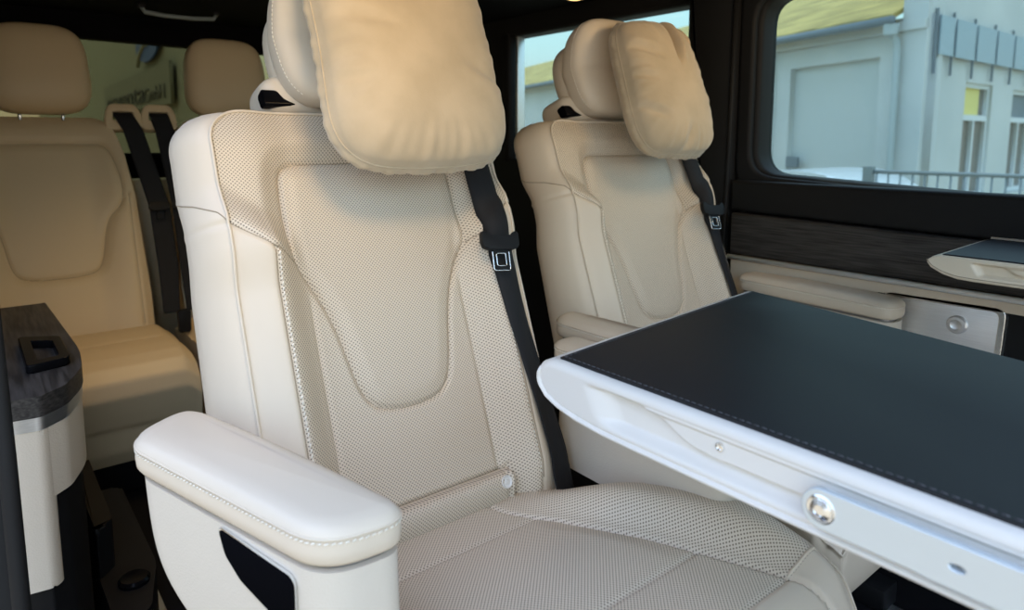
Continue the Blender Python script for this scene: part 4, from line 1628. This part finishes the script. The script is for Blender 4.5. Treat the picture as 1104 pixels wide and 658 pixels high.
# picket fence in front of the building
fn = empty('picket_fence', (-1.0, 6.0, GZ0))
tag(fn, 'grey metal bar fence in front of the pale building', 'fence')
FN = Vector((-1.0, 6.0, GZ0))
fy = lambda x: 6.0 + (x + 1.9) * .10
for z in (.745, .12):
    tube('rail', [Vector((x, fy(x), z)) - FN for x in (-1.93, 2.5)], .018, M['fence'], fn, 8)
box('post', (-1.96, 5.96, GZ0), (-1.88, 6.04, .79), M['fence'], fn, mtx=Matrix.Translation(-FN))
for k in range(44):
    x = -1.85 + k * .098
    tube('bar', [Vector((x, fy(x), .745)) - FN, Vector((x, fy(x), GZ0 + .02)) - FN], .009, M['fence'], fn, 6)
# white car parked behind the fence, only its roof shows over the window edge
car = empty('car', (-3.1, 7.3, GZ0))
tag(car, 'white car parked behind the fence, only its roof line visible', 'car')
cp = [(-2.1, .25), (-2.15, .62), (-1.9, .80), (-1.25, .88), (-.75, 1.22), (-.2, 1.32), (.65, 1.30), (1.1, .92), (1.8, .82), (2.1, .62), (2.12, .25)]
prism('car_body', chaikin(cp, 2), lambda a, b, d: Vector((a, d - .8, b)), 1.6, M['carpaint'], car, .10, 3)
prism('side_glass', rounded([(-1.0, .90), (-.62, 1.18), (-.15, 1.24), (.55, 1.22), (.85, .92)], .05, 4), lambda a, b, d: Vector((a, -.815 + d, b)), .02, M['gloss'], car, .004, 1)
for x in (-1.35, 1.25):
    lathe('wheel', [(0, 0), (.20, 0), (.21, .02), (.31, .0), (.32, .05), (.32, .18), (0, .18)], axes((x, -.83, .32), (0, 1, 0)), M['black'], car, 28)

day_block = box('wall_daylight_block', (-14, -5.8, GZ0), (2.5, -5.4, 3.6), M['daylight_block'])  # unseen wall added to hold back low daylight from the open side
tag(day_block, kind='structure')
# building side seen through the rear window, with a company sign
a2 = math.radians(1.65)
SD = np.array([math.cos(a2), -math.sin(a2)])
def SF(s, z, out=0.0):
    p = np.array([-6.0, 1.0]) + SD * s - np.array([math.sin(a2), math.cos(a2)]) * out
    return Vector((p[0], p[1], z))
sw = plate('wall_neighbour', [(-22, GZ0), (.6, GZ0), (.6, 3.2), (-22, 3.2)], [], .1, lambda a, b, d: SF(a, b, -.08 + d), M['signwall'])
tag(sw, kind='structure')
sg = empty('company_sign', SF(-2.2, 1.37))
tag(sg, 'grey-green company sign with black lettering seen through the rear window', 'sign')
SG = Vector(sg.location)
plate('sign_board', [(-4.4, 1.365), (.12, 1.365), (.12, 1.752), (-4.4, 1.752)], [], .03, lambda a, b, d: SF(a, b, .02 + d) - SG, M['sign'], sg)
text_mesh('sign_lettering', 'erventa', .30, lambda a, b, d: SF(-2.60 + a, 1.425 + b, .042 + d) - SG, M['signink'], sg, 'CENTER', 3.2)
text_mesh('sign_small_lettering', 'GmbH', .20, lambda a, b, d: SF(-.62 + a, 1.425 + b, .042 + d) - SG, M['signgrey'], sg, 'CENTER', 2.0)
em = empty('round_emblem', SF(-.95, 2.0))
tag(em, 'blue oval emblem with a pale curved slash above the company sign', 'emblem')
EM = Vector(em.location)
el = [(-.95 + .62 * math.cos(t), 2.02 + .19 * math.sin(t)) for t in np.linspace(0, 2 * math.pi, 40, endpoint=False)]
plate('emblem_disc', el, [], .02, lambda a, b, d: SF(a, b, .02 + d) - EM, M['signblue'], em)
bmx = bmesh.new()
bm_tube(bmx, [SF(-1.05 + .42 * t + .10 * math.sin(3 * t), 2.0 + .18 * t, .036) - EM for t in np.linspace(-1, .95, 16)], .022, 6)
bm_tube(bmx, [SF(-.95 - .35 * t, 2.0 + .13 * t, .036) - EM for t in np.linspace(-.2, 1.0, 8)], .015, 6)
bm_obj('emblem_stroke', bmx, M['signwall'], em, smooth=True)
